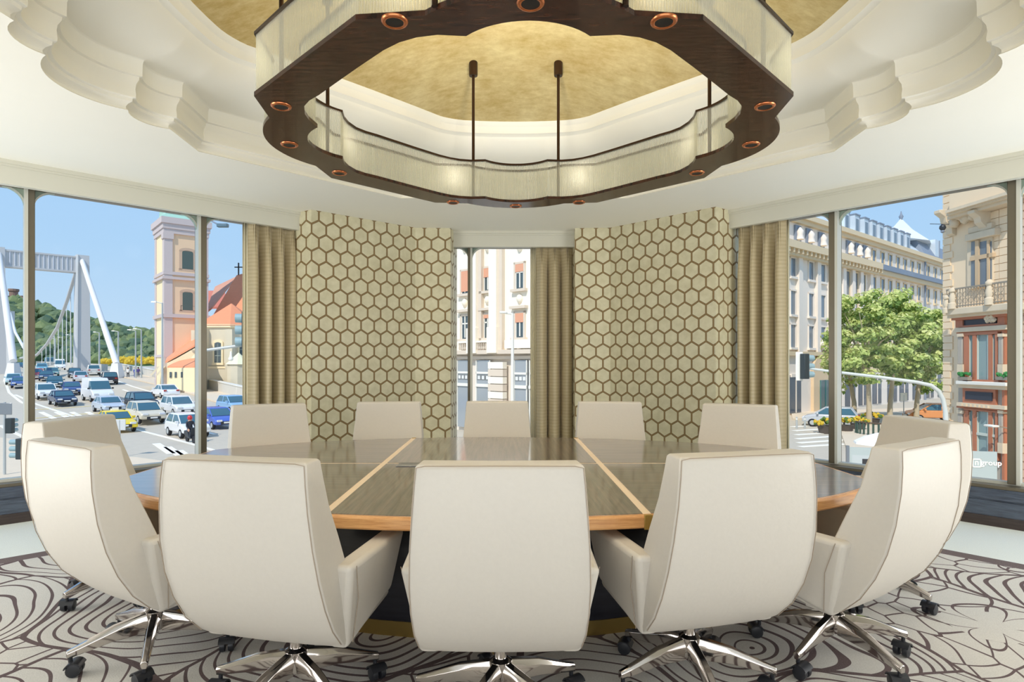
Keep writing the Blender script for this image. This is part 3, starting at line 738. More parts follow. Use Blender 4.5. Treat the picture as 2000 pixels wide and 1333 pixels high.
far = [P(152, 520, 116), P(132, 585, 122), P(112, 640, 132), P(92, 672, 146), P(72, 694, 165), P(40, 700, 200)]
cable(far, .32, mt=BS)
cable([P(20, 612, 230), P(30, 650, 200), P(48, 682, 170)], .4)
leg2 = P(19, 716, 235)
m = MB(); c = rel(BR, leg2); m.box(c.x-1.1, c.x+1.1, c.y-1.1, c.y+1.1, -4, P(19, 608, 235).z-BR.location.z); m.obj('far_tower_leg', BS, BR)
for px, pt in ((146, 540), (138, 566), (130, 592), (122, 615), (114, 636), (106, 650), (98, 663), (90, 675), (82, 684)):
    d = 116+(146-px)*.75; m = MB(); m.tube([rel(BR, P(px, pt, d)), rel(BR, P(px, 714, d))], .09, 5); m.obj('suspender', BW, BR)
for px, d in ((228, 98), (26, 92)):
    p = ground_at(px, 740); q = P(px, 716, d); c = rel(BR, q)
    m = MB(); m.hexa([(c.x-.9, c.y-.9, gz(q.x, q.y)-BR.location.z-.3), (c.x+.9, c.y-.9, gz(q.x, q.y)-BR.location.z-.3), (c.x+.9, c.y+.9, gz(q.x, q.y)-BR.location.z-.3), (c.x-.9, c.y+.9, gz(q.x, q.y)-BR.location.z-.3),
            (c.x-.5, c.y-.5, c.z+.5), (c.x+.5, c.y-.5, c.z+.5), (c.x+.5, c.y+.5, c.z+.5), (c.x-.5, c.y+.5, c.z+.5)]); m.obj('cable_anchor', BW, BR)
m = MB(); a_, b_ = P(70, 706, 180), P(205, 712, 122)
m.hexa([rel(BR, v) for v in (a_-Vector((0, 0, 2)), b_-Vector((0, 0, 2)), b_+Vector((.3, .4, -2)), a_+Vector((.3, .4, -2)), a_, b_, b_+Vector((.3, .4, 0)), a_+Vector((.3, .4, 0)))]); m.obj('bridge_parapet', CONCRETE, BR)
# ------------------------------------------------------------------ lamp posts along the approach
POLE = mat('galvanised_pole', (186, 190, 188), .5, .2)
def lamp_post(px, pt, pb, d, label, arm=1.0, r=.09, group=None):
    b = P(px, pb, d); b.z = gz(b.x, b.y); o = empty('lamp_post', b, 0, label, 'lamp post', group); h = P(px, pt, d).z-b.z
    m = MB(); m.tube([(0, 0, 0), (0, 0, h)], [r*1.3, r*.8], 8); m.obj('pole', POLE, o, smooth=60)
    m = MB(); m.tube([(0, 0, h-.05), (-arm, 0, h+.1)], r*.5, 6); m.obj('arm', POLE, o, smooth=60)
    m = MB(); m.hexa([(-arm-.6, -.14, h+.06), (-arm, -.14, h+.02), (-arm, .14, h+.02), (-arm-.6, .14, h+.06), (-arm-.55, -.1, h+.2), (-arm, -.1, h+.2), (-arm, .1, h+.2), (-arm-.55, .1, h+.2)]); m.obj('lamp_head', WHITEP, o)
for px, pt, pb, d, lb in ((317, 592, 747, 72, 'tall grey lamp post in front of the church tower'), (265, 646, 735, 96, 'slim lamp post just left of the church, left one of two'), (276, 644, 733, 96, 'slim lamp post just left of the church, right one of two'),
        (231, 648, 720, 118, 'lamp post between the slanting cable and the church'), (194, 650, 716, 126, 'lamp post just right of the white bridge tower'), (139, 655, 714, 150, 'distant lamp post nearest left of the bridge tower'), (122, 660, 713, 165, 'distant lamp post second left of the bridge tower'), (108, 662, 712, 180, 'distant lamp post third left of the bridge tower')):
    lamp_post(px, pt, pb, d, lb, .7, .11 if d < 110 else .15)
# ------------------------------------------------------------------ traffic
TYRE = mat('tyre', (40, 40, 44), .8); CARGLASS = mat('car_glass', (66, 104, 118), .08, .0, spec=.9); LAMP = mat('headlamp', (236, 238, 240), .1, .3); TAIL = mat('tail_lamp', (170, 40, 36), .3); PLATE = mat('number_plate', (240, 240, 236), .5)
GRILL = mat('car_grille', (44, 48, 54), .4)
KIND = {  # length, width, side profile of the lower body, glasshouse base/roof (x0,x1,z0 | x0,x1,z1), wheel x
    'sedan': (4.6, 1.8, [(-2.3, .35), (-2.28, .75), (-2.1, .95), (-1.3, 1.0), (1.0, .95), (1.9, .82), (2.25, .68), (2.3, .35)], (-1.75, 1.05, .96), (-1.0, .35, 1.44)),
    'hatch': (4.0, 1.75, [(-2.0, .35), (-2.0, .8), (-1.85, 1.0), (1.0, 1.0), (1.7, .85), (1.98, .66), (2.0, .35)], (-1.85, 1.15, .99), (-1.45, .3, 1.52)),
    'suv': (4.5, 1.85, [(-2.25, .4), (-2.25, .95), (-2.1, 1.1), (1.0, 1.08), (1.95, .98), (2.22, .8), (2.25, .4)], (-2.1, 1.15, 1.08), (-1.8, .4, 1.68)),
    'van': (5.4, 2.0, [(-2.7, .4), (-2.7, 1.35), (1.6, 1.35), (2.4, 1.1), (2.66, .85), (2.7, .4)], (-2.7, 1.75, 1.34), (-2.62, .95, 2.45)),
    'bus': (10.5, 2.5, [(-5.25, .35), (-5.25, 1.2), (5.2, 1.2), (5.25, .35)], (-5.2, 5.2, 1.2), (-5.1, 5.0, 3.0))}
def car(kind, rgb, px, py, head, label, rear=False, roofsign=False, name=None):
    g = ground_at(px, py); L, Wd, prof, gb, gt = KIND[kind]
    o = empty(name or {'van': 'delivery_van', 'bus': 'city_bus'}.get(kind, 'car'), (g.x, g.y, g.z+.02), head, label, {'van': 'van', 'bus': 'bus'}.get(kind, 'car'), 'vehicles on the bridge road')
    paint = mat('car_paint_%d_%d_%d' % rgb, rgb, .25, .1, spec=.7); w = Wd/2
    m = MB(); m.loft([[(x, y*w, z) for x, z in prof] for y in (-1, -.93, .93, 1)] if False else [[(x, -w, z) for x, z in prof], [(x, w, z) for x, z in prof]]); m.obj('body', paint, o, bevel=.09)
    def green(mt, nm, i0, i1, s0, s1, z0, z1):
        m = MB(); m.hexa([(i0[0], -s0, z0), (i0[1], -s0, z0), (i0[1], s0, z0), (i0[0], s0, z0), (i1[0], -s1, z1), (i1[1], -s1, z1), (i1[1], s1, z1), (i1[0], s1, z1)]); return m.obj(nm, mt, o, bevel=.05)
    ws, wt_ = w*.94, w*.80
    if kind == 'van':
        green(paint, 'cargo_box', (gb[0], .55), (gt[0], .35), ws, ws*.93, 1.3, 2.5)
        green(CARGLASS, 'windscreen', (.5, 1.72), (.35, 1.0), ws, ws*.9, 1.34, 2.2); green(paint, 'roof', (.3, 1.02), (.3, .8), ws*.91, ws*.84, 2.18, 2.5)
    else:
        green(CARGLASS, 'glasshouse', gb[:2], gt[:2], ws, wt_, gb[2], gt[2]); green(paint, 'roof', (gt[0]-.02, gt[1]+.05), (gt[0]+.1, gt[1]-.1), wt_+.02, wt_-.05, gt[2]-.03, gt[2]+.06)
        for sx, xa, xb in ((1, gb[1], gt[1]), (0, gb[0], gt[0])):
            for sy in (-1, 1):
                m = MB(); m.tube([(xa, sy*ws*.99, gb[2]-.02), (xb, sy*wt_, gt[2])], .045, 5); m.obj('pillar', paint, o)
        xm = (gb[0]+gb[1])/2-.1
        for sy in (-1, 1):
            m = MB(); m.tube([(xm, sy*ws, gb[2]-.02), (xm, sy*wt_, gt[2])], .04, 5); m.obj('pillar', paint, o)
    r = .33 if kind in ('sedan', 'hatch') else .38
    if kind == 'bus': r = .48
    for sx in (-1, 1):
        for sy in (-1, 1):
            M = Matrix.Translation((sx*L*.31, sy*(w-.09), r-.02)) @ Matrix.Rotation(PI/2, 4, 'X'); m = MB()
            m.lathe([(r*.55, -.1), (r*.9, -.11), (r, -.07), (r, .07), (r*.9, .11), (r*.55, .1)], 14, M=M); wh = m.obj('wheel', TYRE, o, smooth=40)
            m = MB(); m.lathe([(r*.6, -.115), (r*.6, .115)], 10, M=M); m.obj('hub_cap', POLE, wh)
    zl = prof[-2][1]
    for sy in (-1, 1):
        m = MB(); m.box(L/2-.16, L/2+.015, sy*(w-.32)-.2, sy*(w-.32)+.2, zl-.08, zl+.08); m.obj('headlight', LAMP, o, bevel=.03)
        m = MB(); m.box(-L/2-.02, -L/2+.1, sy*(w-.25)-.15, sy*(w-.25)+.15, .78, .95); m.obj('tail_light', TAIL, o, bevel=.02)
    m = MB(); m.box(L/2-.1, L/2+.02, -w*.55, w*.55, .38, .62); m.obj('grille', GRILL, o, bevel=.03)
    for sx in (-1, 1):
        m = MB(); m.box(sx*(L/2+.015)-.02, sx*(L/2+.015)+.02, -.26, .26, .46, .58); m.obj('number_plate', PLATE, o)
    for sy in (-1, 1):
        m = MB(); m.box(gb[1]-.35, gb[1]-.2, sy*(w+.1)-.1, sy*(w+.1)+.1, gb[2], gb[2]+.16); m.obj('wing_mirror', paint if kind != 'van' else GRILL, o, bevel=.02)
    if roofsign: m = MB(); m.box(-.4, -.2, -.25, .25, gt[2]+.05, gt[2]+.2); m.obj('roof_sign', WHITEP, o)
    return o
hN = math.atan2(-.69, .72); hF = math.atan2(-.79, .61); hA = hN+PI
W_, SIL, DKB, CRM, YLW, BLU = (240, 240, 240), (196, 204, 214), (36, 50, 82), (224, 214, 192), (248, 216, 44), (86, 112, 198)
for a in (
    ('suv', CRM, 284, 826, hN, 'cream off-road car in the middle of the junction, right of the yellow taxi'),
    ('sedan', YLW, 226, 842, hN, 'bright yellow taxi partly hidden behind the chair backs'),
    ('sedan', SIL, 212, 806, hN, 'silver saloon directly behind the yellow taxi'),
    ('suv', (50, 62, 76), 276, 802, hN, 'dark blue-grey car just behind the cream off-road car'),
    ('suv', W_, 349, 812, hN, 'white estate car behind the small white hatchback'),
    ('hatch', W_, 366, 853, hN, 'small white hatchback nearest the window mullion beside the scooter rider'),
    ('hatch', BLU, 424, 836, hN, 'violet-blue hatchback half hidden by the far chair at the left window'),
    ('hatch', (150, 190, 226), 456, 806, hN, 'pale blue car at the right edge of the left window'),
    ('van', W_, 190, 784, hN, 'white delivery van with high roof in the traffic queue'),
    ('sedan', DKB, 122, 792, hN, 'dark navy saloon at the front of its lane, left of the delivery van'),
    ('suv', W_, 88, 780, hN, 'white people carrier beside the window mullion at left'),
    ('sedan', (62, 84, 136), 140, 771, hF, 'blue saloon behind the navy saloon'),
    ('sedan', (44, 92, 110), 107, 757, hF, 'dark teal saloon behind the white people carrier'),
    ('suv', (44, 44, 54), 213, 751, hF+PI, 'black off-road car driving away towards the bridge'),
    ('hatch', (214, 214, 220), 157, 746, hF+PI, 'silver hatchback driving away, left of the black off-road car'),
    ('hatch', (60, 74, 82), 146, 738, hF, 'dark hatchback facing us in front of the silver hatchback'),
    ('suv', (206, 204, 200), 182, 733, hF+PI, 'light grey off-road car driving away in the far lane'),
    ('hatch', (50, 54, 64), 166, 722, hF+PI, 'small dark car at the foot of the bridge tower'),
    ('hatch', (64, 92, 112), 136, 720, hF, 'blue-grey car just left of the bridge tower foot'),
    ('van', W_, 117, 723, hF, 'white van far back in the queue on the bridge'),
    ('bus', (132, 184, 214), 97, 720, hF, 'pale blue bus coming off the bridge'),
    ('sedan', (108, 152, 150), 102, 736, hF, 'grey-green saloon in the queue below the bus'),
    ('hatch', (210, 70, 70), 72, 740, hF, 'red car just right of the left mullion'),
    ('sedan', (48, 76, 110), 90, 744, hF, 'dark blue saloon beside the red car'),
    ('hatch', (120, 176, 198), 82, 726, hF, 'turquoise hatchback behind the red car'),
    ('suv', W_, 80, 717, hF, 'white car far back by the left mullion'),
    ('sedan', (70, 96, 158), 39, 758, hF, 'blue saloon in the far left pane turning at the kerb'),
    ('hatch', (176, 204, 206), 27, 752, hF, 'pale hatchback beside the blue saloon in the far left pane'),
    ('sedan', W_, 322, 777, hA, 'white coupe driving away in front of the parapet wall'),
    ('suv', (74, 96, 118), 41, 722, hF, 'small dark blue car far off in the far left pane')):
    car(*a, roofsign=(a[1] == YLW))
# ------------------------------------------------------------------ people outside
SKIN = mat('skin', (214, 164, 132), .6)
def person(px, py, d, label, shirt, trousers, hair, head_mt=None, face=0, sit=False, z=None):
    b = P(px, py, d); b.z = gz(b.x, b.y) if z is None else z
    J = [(0, 0, .92), (0, 0, 1.15), (0, 0, 1.38), (0, .02, 1.5), (0, .02, 1.62), (0, .0, 1.72)]; R = [.15, .13, .16, .06, .10, .07]
    E = [(0, 1), (1, 2), (2, 3), (3, 4), (4, 5)]
    for s in (-1, 1):
        n0 = len(J); st = .16*s
        if sit: J += [(.11*s, .05, .88), (.13*s, .42, .82), (.13*s, .40, .42), (.13*s, .55, .36)]
        else: J += [(.09*s, 0, .86), (.10*s, .05+st*.5, .48), (.10*s, st, .08), (.11*s, st+.15, .04)]
        R += [.10, .07, .05, .04]; E += [(0, n0), (n0, n0+1), (n0+1, n0+2), (n0+2, n0+3)]
        n1 = len(J); f = .35 if sit else .06
        J += [(.19*s, 0, 1.38), (.24*s, .02+f*.3, 1.12), (.22*s, .08+f, .95), (.21*s, .11+f*1.2, .87)]; R += [.065, .05, .04, .035]; E += [(2, n1), (n1, n1+1), (n1+1, n1+2), (n1+2, n1+3)]
    me = bpy.data.meshes.new('person'); me.from_pydata(J, E, []); o = bpy.data.objects.new('person_form', me); COL.objects.link(o)
    sk = o.modifiers.new('skin', 'SKIN'); sub = o.modifiers.new('sub', 'SUBSURF'); sub.levels = sub.render_levels = 1
    for v, r in zip(me.skin_vertices[0].data, R): v.radius = (r, r)
    me.skin_vertices[0].data[0].use_root = True
    bpy.context.view_layer.update()
    ev = bpy.data.meshes.new_from_object(o.evaluated_get(bpy.context.evaluated_depsgraph_get())); bpy.data.objects.remove(o)
    ev.name = 'person'
    for mt in (shirt, trousers, SKIN): ev.materials.append(mt)
    for p in ev.polygons:
        c = p.center; p.material_index = 2 if c.z > 1.46 or (abs(c.x) > .17 and c.z < 1.0 and c.z > .8) else (1 if c.z < .95 else 0)
    ev.shade_smooth()
    o = bpy.data.objects.new('person', ev); COL.objects.link(o); o.location = b; o.rotation_euler = (0, 0, face); tag(o, label, 'person', 'people in the street')
    m = MB(); m.lathe([(.02, 1.78), (.09, 1.76), (.118, 1.68), (.112, 1.60), (.08, 1.56)] if head_mt is None else [(.02, 1.82), (.1, 1.79), (.15, 1.70), (.15, 1.60), (.12, 1.54)], 14, (0, -.015, 0))
    m.obj('hair' if head_mt is None else 'helmet', head_mt or hair, o, smooth=60)
    for s in (-1, 1):
        m = MB(); blob(m, (.035*s, .118, 1.65), .012, 0, 0); m.obj('eye', GRILL, o)
    return o
cl_ = lambda n, c: mat('cloth_'+n, c, .85)
HAIR = cl_('dark_hair', (52, 40, 34))
person(250, 736, 97, 'pedestrian in a white top and dark trousers on the bridge pavement', cl_('white', (236, 232, 226)), cl_('black', (50, 52, 60)), HAIR, face=.4)
person(264, 736, 97, 'pedestrian in a blue shirt and blue trousers on the bridge pavement', cl_('blue', (72, 92, 178)), cl_('navy', (78, 88, 150)), HAIR, face=.5)
person(270, 735, 98, 'pedestrian in a purple jacket walking behind the one in blue', cl_('purple', (88, 70, 130)), cl_('grey', (120, 122, 130)), HAIR, face=.5)
gs = ground_at(372, 866)
person(371, 864, gs.y, 'scooter rider in dark jacket and red helmet in front of the white hatchback', cl_('black', (50, 52, 60)), cl_('charcoal', (60, 66, 74)), HAIR, mat('red_helmet', (206, 56, 60), .3), face=hN-PI/2, sit=True, z=gs.z-.05)
SCO = empty('motor_scooter', (gs.x, gs.y, gs.z), hN-PI/2, 'dark motor scooter under the rider with the red helmet', 'scooter')
m = MB(); m.loft([[(x*.16, y, z) for x in (-1, 1)][:1]+[(.16, y, z), (.16, y+.02, z2), (-.16, y+.02, z2)] for y, z, z2 in ((-.75, .5, .75), (-.2, .35, .78), (.1, .3, .4), (.35, .3, .4))]); m.obj('body', GRILL, SCO, bevel=.03)
m = MB(); m.hexa([(-.2, .35, .3), (.2, .35, .3), (.2, .42, .3), (-.2, .42, .3), (-.14, .5, 1.0), (.14, .5, 1.0), (.14, .56, 1.0), (-.14, .56, 1.0)]); m.obj('leg_shield', GRILL, SCO, bevel=.02)
m = MB(); m.tube([(-.32, .42, 1.05), (0, .5, 1.0), (.32, .42, 1.05)], .02, 6); m.obj('handlebar', GRILL, SCO)
for y in (-.55, .62):
    m = MB(); m.lathe([(.1, -.05), (.24, -.05), (.25, 0), (.24, .05), (.1, .05)], 16, M=Matrix.Translation((0, y, .25)) @ Matrix.Rotation(PI/2, 4, 'Y')); m.obj('wheel', TYRE, SCO, smooth=40)
# ------------------------------------------------------------------ church at the left window
CREAM = mat('church_cream', (246, 226, 184), .85, vary=.03, scale=.6); PEACH = mat('church_peach', (240, 206, 170), .85, vary=.04, scale=.5); LILAC = mat('church_lilac', (206, 192, 188), .8)
STONE = mat('church_stone', (216, 204, 178), .9, vary=.14, scale=1.4); TILE = mat('church_roof_tile', (234, 152, 112), .85, vary=.10, scale=2.2, stretch=(1, 1, 4)); COPG = mat('green_copper', (168, 206, 188), .6, vary=.08, scale=2)
DGLASS = mat('dark_window_glass', (74, 88, 92), .12, spec=.8); WFR = mat('white_window_frame', (236, 232, 220), .6)
tc = P(322, 700, 80)
CHU = empty('church', (tc.x, tc.y, gz(tc.x, tc.y)), 0, 'baroque church with peach tower, green copper cap and orange tiled roofs', 'church')
TR = Plane((tc.x, tc.y), (.76, .65)); TL = Plane((tc.x, tc.y), (-.65, .76))
co = CHU.location
class FB(MB):                                       # boxes on a facade plane, local to a parent empty
    def __init__(s, pl, par): MB.__init__(s); s.pl = pl; s.par = par
    def b(s, a0, a1, z0, z1, out, dep=.0, k=0):     # stands out towards us by `out`, reaches in by `dep`
        sg = s.sg
        pts = [s.pl.at(a, z, o)-s.par.location for z in (z0, z1) for a, o in ((a0, -out*sg), (a1, -out*sg), (a1, dep*sg), (a0, dep*sg))]
        s.hexa(pts, k); return s
def fb(pl, par, sg=1):
    f = FB(pl, par); f.sg = sg; return f
zz = lambda py, d=80: CH-(py-CY)/F*d
U, V = Vector((.76, .65)), Vector((-.65, .76))
def tbox(name, u0, u1, v0, v1, z0, z1, mt, par=None, bev=0):
    m = MB(); q = [Vector((tc.x, tc.y))+U*u+V*v for u, v in ((u0, v0), (u1, v0), (u1, v1), (u0, v1))]
    m.hexa([Vector((p.x, p.y, z))-co for z in (z0, z1) for p in q]); return m.obj(name, mt, par or CHU, bevel=bev)
S = 5.2
tbox('tower_wall', .02, S, .02, S+.6, zz(770), zz(440), PEACH)
tbox('tower_sunlit_side', -.02, .2, .4, S+.4, zz(770), zz(445), CREAM)  # sunlit face: sunlight put into the colour, cream over the peach wall
for z0, z1, o in ((zz(436), zz(424), .5), (zz(446), zz(436), .32), (zz(455), zz(446), .2), (zz(536), zz(530), .2), (zz(545), zz(540), .35), (zz(620), zz(613), .3), (zz(698), zz(693), .15)):
    tbox('cornice', -o, S+o, -o, S+.6+o, z0, z1, LILAC)
for u0, u1, v0, v1 in ((-.12, .9, -.12, .9), (S-.8, S+.12, -.12, .9), (-.12, .3, S-.3, S+.7)):
    tbox('corner_pilaster', u0, u1, v0, v1, zz(770), zz(455), LILAC)
tbox('capital', -.25, 1.02, -.25, 1.0, zz(466), zz(455), LILAC)
m = MB(); base = [(-.5, -.5), (S+.5, -.5), (S+.5, S+1.1), (-.5, S+1.1)]; cu = (S/2, S/2+.3); rings = []
for k, z in ((1, zz(424)), (.8, zz(417)), (.72, zz(408)), (.70, zz(380)), (.4, zz(350)), (.1, zz(325))):
    rings.append([Vector((tc.x, tc.y, 0)).xy.to_3d()+(U*(cu[0]+(u-cu[0])*k)+V*(cu[1]+(v-cu[1])*k)).to_3d()+Vector((0, 0, z))-co for u, v in base])
m.loft(rings); m.obj('copper_cap', COPG, CHU)
def arch_window(pl, sg, a, w, z0, z1, par, surround, glass, o0=.0, bars=True):
    ow = w*.75
    f = fb(pl, par, sg); f.b(a-ow-.02, a-w/2, z0-.15, z1+.1, .14); f.b(a+w/2, a+ow+.02, z0-.15, z1+.1, .14); f.b(a-ow-.1, a+ow+.1, z0-.3, z0, .2)
    pts = [(a+math.cos(t)*ow*1.05, z1+.1+math.sin(t)*.45) for t in [PI*i/10 for i in range(11)]]
    f.loft([[pl.at(x, z, -.16*sg)-par.location for x, z in pts], [pl.at(x, z, .02*sg)-par.location for x, z in pts]])
    wdw = f.obj('window', surround, par)
    f = fb(pl, par, sg); pts = [(a-w/2, z0), (a+w/2, z0)]+[(a+math.cos(t)*w/2, z1-.1+math.sin(t)*.3) for t in [PI*i/8 for i in range(9)]]
    f.loft([[pl.at(x, z, -.17*sg)-par.location for x, z in pts], [pl.at(x, z, .02*sg)-par.location for x, z in pts]]); f.obj('pane', glass, wdw)
    if bars:
        f = fb(pl, par, sg); f.b(a-.04, a+.04, z0, z1, .2); f.b(a-w/2, a+w/2, z0+(z1-z0)*.35, z0+(z1-z0)*.4, .2); f.b(a-w/2, a+w/2, z0+(z1-z0)*.68, z0+(z1-z0)*.73, .2); f.obj('glazing_bars', mat('grey_bars', (130, 140, 132), .6), wdw)
    return wdw
OCH = mat('ochre_surround', (206, 176, 150), .8)
GRNS = mat('green_shutter_glass', (84, 98, 92), .5)
arch_window(TR, -1, 2.75, 1.35, zz(522), zz(488), CHU, OCH, GRNS)
arch_window(TR, -1, 2.75, 1.25, zz(604), zz(570), CHU, OCH, GRNS, bars=False)
for a, b in ((488, 524), (565, 606), (640, 684)):
    f = fb(TL, CHU, 1); f.b(2.9, 3.9, zz(b), zz(a), .1); f.obj('window', OCH, CHU)
    f = fb(TL, CHU, 1); f.b(3.05, 3.75, zz(b-2), zz(a+2), .12); f.obj('pane', DGLASS, CHU)
f = fb(TR, CHU, -1)
f.b(1.9, 5.4, zz(596), zz(595), .7); f.b(1.9, 1.96, zz(606), zz(595), .7); f.b(5.3, 5.36, zz(606), zz(595), .7)
for i in range(9): f.b(2.0+i*.38, 2.03+i*.38, zz(606), zz(595), .7, -.66)
tag(f.obj('belfry_railing', GRILL, CHU), kind='stuff')
def solid(name, pts_bottom, pts_top, mt, par=CHU):  # general prism from world points
    m = MB(); m.loft([[Vector(p)-par.location for p in pts_bottom], [Vector(p)-par.location for p in pts_top]]); return m.obj(name, mt, par)
def roof(name, pts, th, mt, par=CHU):               # thick sloping plane through world points
    return solid(name, [Vector(p)-Vector((0, 0, th)) for p in pts], pts, mt, par)
# side chapel roofs below the tower
roof('chapel_roof', [P(323, 706, 77), P(402, 662, 77), P(402, 640, 84), P(330, 690, 84)], .25, TILE)
roof('porch_roof', [P(327, 716, 75), P(402, 716, 74), P(402, 680, 80), P(352, 700, 80)], .2, TILE)
solid('chapel_wall', [P(326, 752, 76), P(402, 770, 75), P(402, 752, 82), P(330, 745, 82)], [P(326, 711, 76), P(402, 668, 77.5), P(402, 668, 82), P(330, 703, 82)], CREAM)
solid('porch_wall', [P(329, 756, 74.8), P(400, 775, 73.8), P(400, 770, 75), P(329, 752, 76)], [P(329, 719, 74.8), P(400, 719, 73.8), P(400, 717, 75), P(329, 716, 76)], CREAM)
for i, px in enumerate((333, 343, 355)):
    solid('window', [P(px-2, 738, 74.6-i*.1), P(px+2, 738, 74.6-i*.1), P(px+2, 738, 75.2), P(px-2, 738, 75.2)], [P(px-2, 727, 74.6-i*.1), P(px+2, 727, 74.6-i*.1), P(px+2, 727, 75.2), P(px-2, 727, 75.2)], DGLASS)
for px in (292, 303):
    solid('buttress', [P(px, 734, 79), P(px+5, 734, 79), P(px+5, 734, 81), P(px, 734, 81)], [P(px+16, 716, 79), P(px+20, 716, 79), P(px+20, 716, 81), P(px+16, 716, 81)], STONE)
# nave roof, transept and apse
roof('nave_roof', [P(402, 640, 86), P(490, 640, 84), P(500, 528, 92), P(462, 538, 92)], .4, TILE)
roof('nave_ridge_roof', [P(400, 612, 88), P(414, 600, 88), P(462, 540, 95), P(420, 560, 96)], .3, mat('dull_roof_tile', (206, 152, 128), .85, vary=.12, scale=2))  # roof slope in a duller, greyer tile tone
roof('rear_roof', [P(396, 600, 96), P(440, 600, 96), P(440, 568, 100), P(396, 568, 100)], .3, mat('deep_red_tile', (200, 122, 106), .85, vary=.1, scale=2))
m = MB(); q = P(466, 538, 92)-co; m.box(q.x-.08, q.x+.08, q.y-.08, q.y+.08, q.z, q.z+1.9); m.box(q.x-.6, q.x+.6, q.y-.08, q.y+.08, q.z+1.15, q.z+1.3); m.obj('roof_cross', GRILL, CHU)
ac = P(452, 700, 82.5); R_ = 4.1; poly = [(ac.x+R_*math.cos(t), ac.y+R_*math.sin(t)) for t in [-2.75+i*.785 for i in range(8)]]
m = MB(); m.prism([(x-co.x, y-co.y) for x, y in poly], zz(785, 80)-co.z, zz(637, 80)-co.z); APS = m.obj('apse_wall', STONE, CHU)
m = MB(); k = 1.09; m.loft([[(ac.x+(x-ac.x)*k-co.x, ac.y+(y-ac.y)*k-co.y, zz(637, 80)-co.z) for x, y in poly], [(ac.x+(x-ac.x)*.02-co.x, ac.y+(y-ac.y)*.02-co.y, zz(590, 80)-co.z) for x, y in poly]]); m.obj('apse_roof', TILE, CHU)
for z0, z1, k in ((zz(640, 79), zz(634, 79), 1.07), (zz(720, 79), zz(716, 79), 1.06), (zz(760, 79), zz(716, 79), 1.04)):
    m = MB(); m.prism([(ac.x+(x-ac.x)*k-co.x, ac.y+(y-ac.y)*k-co.y) for x, y in poly], z0-co.z, z1-co.z); m.obj('stone_course', STONE if k < 1.05 else CREAM, CHU)
for i in range(8):
    x, y = poly[i]; x = ac.x+(x-ac.x)*1.05; y = ac.y+(y-ac.y)*1.05
    m = MB(); m.box(x-.45-co.x, x+.45-co.x, y-.45-co.y, y+.45-co.y, zz(785, 80)-co.z, zz(645, 80)-co.z); m.obj('buttress', STONE, CHU)
for i in range(0, 3):
    p, q = Vector(poly[i]), Vector(poly[i+1]); u_ = (q-p); L = u_.length; AP = Plane(p, u_)
    sg = -1 if AP.n.dot(Vector((0, -1))) > 0 else 1
    arch_window(AP, sg, L/2, .85, zz(709, 79), zz(672, 79), CHU, CREAM, DGLASS)
m = MB(); q = P(466, 770, 77)-co; m.lathe([(1.35, 0), (1.35, zz(712, 77)-co.z-q.z)], 10, q); m.obj('turret_wall', STONE, CHU)
m = MB(); m.lathe([(1.55, 0), (.03, 1.5)], 10, (q.x, q.y, zz(712, 77)-co.z)); m.obj('turret_cap', mat('pale_stone_cap', (232, 228, 192), .8), CHU)
# ------------------------------------------------------------------ white facade across from the middle window
WHT = mat('white_stone_facade', (250, 240, 220), .85, vary=.03, scale=.8); GRYS = mat('grey_stone_facade', (222, 206, 186), .85, vary=.05, scale=1.2); SHUT = mat('orange_roller_shutter', (226, 164, 132), .7, vary=.06, scale=4, stretch=(1, 1, 12)); SHOPG = mat('shop_glass', (158, 164, 168), .1, spec=.8)
FA = Plane((-2.8, 45), (.70, -.714))
fo = FA.at(0, GZ); FAC = empty('apartment_building', fo, 0, 'white stone apartment house with orange roller shutters seen through the middle window', 'building')
fa = lambda px: FA.hit(px)[0]; fz = lambda py, px=963: FA.z(px, py)
def fpart(name, boxes, mt, par=None):
    f = fb(FA, FAC, 1)
    for b in boxes: f.b(*b)
    return f.obj(name, mt, par or FAC)
a0_, a1_ = -8, 14
fpart('wall', [(a0_, a1_, fz(690), fz(690)+16, 0, 1.0)], WHT); fpart('shopfront_wall', [(a0_, a1_, GZ-.2, fz(690), -.25, 1.0)], mat('shopfront_stone', (236, 224, 208), .85, vary=.04))
fpart('cornice', [(a0_, a1_, fz(692), fz(684), .45, 0)], GRYS); fpart('cornice', [(a0_, a1_, fz(702), fz(696), .1, 0)], GRYS)
for pa, pb in ((963, 978), (903-44, 903-34), (923, 938)):
    s0, s1 = fa(pa), fa(pb)
    fpart('pilaster', [(s0, s1, fz(640), fz(640)+14, .45, 0)], WHT); fpart('pilaster_edge', [(s1-.02, s1+.42, fz(690), fz(640)+14, .3, 0)], GRYS)
    fpart('pilaster_base', [(s0-.1, s1+.1, fz(690), fz(640), .55, 0)], WHT)
s0, s1 = fa(961), fa(990)
for k in range(10):
    z = GZ+k*.52; fpart('rusticated_block', [(s0, s1, z+.03, z+.50, .4, 0)], WHT if k % 2 else GRYS)
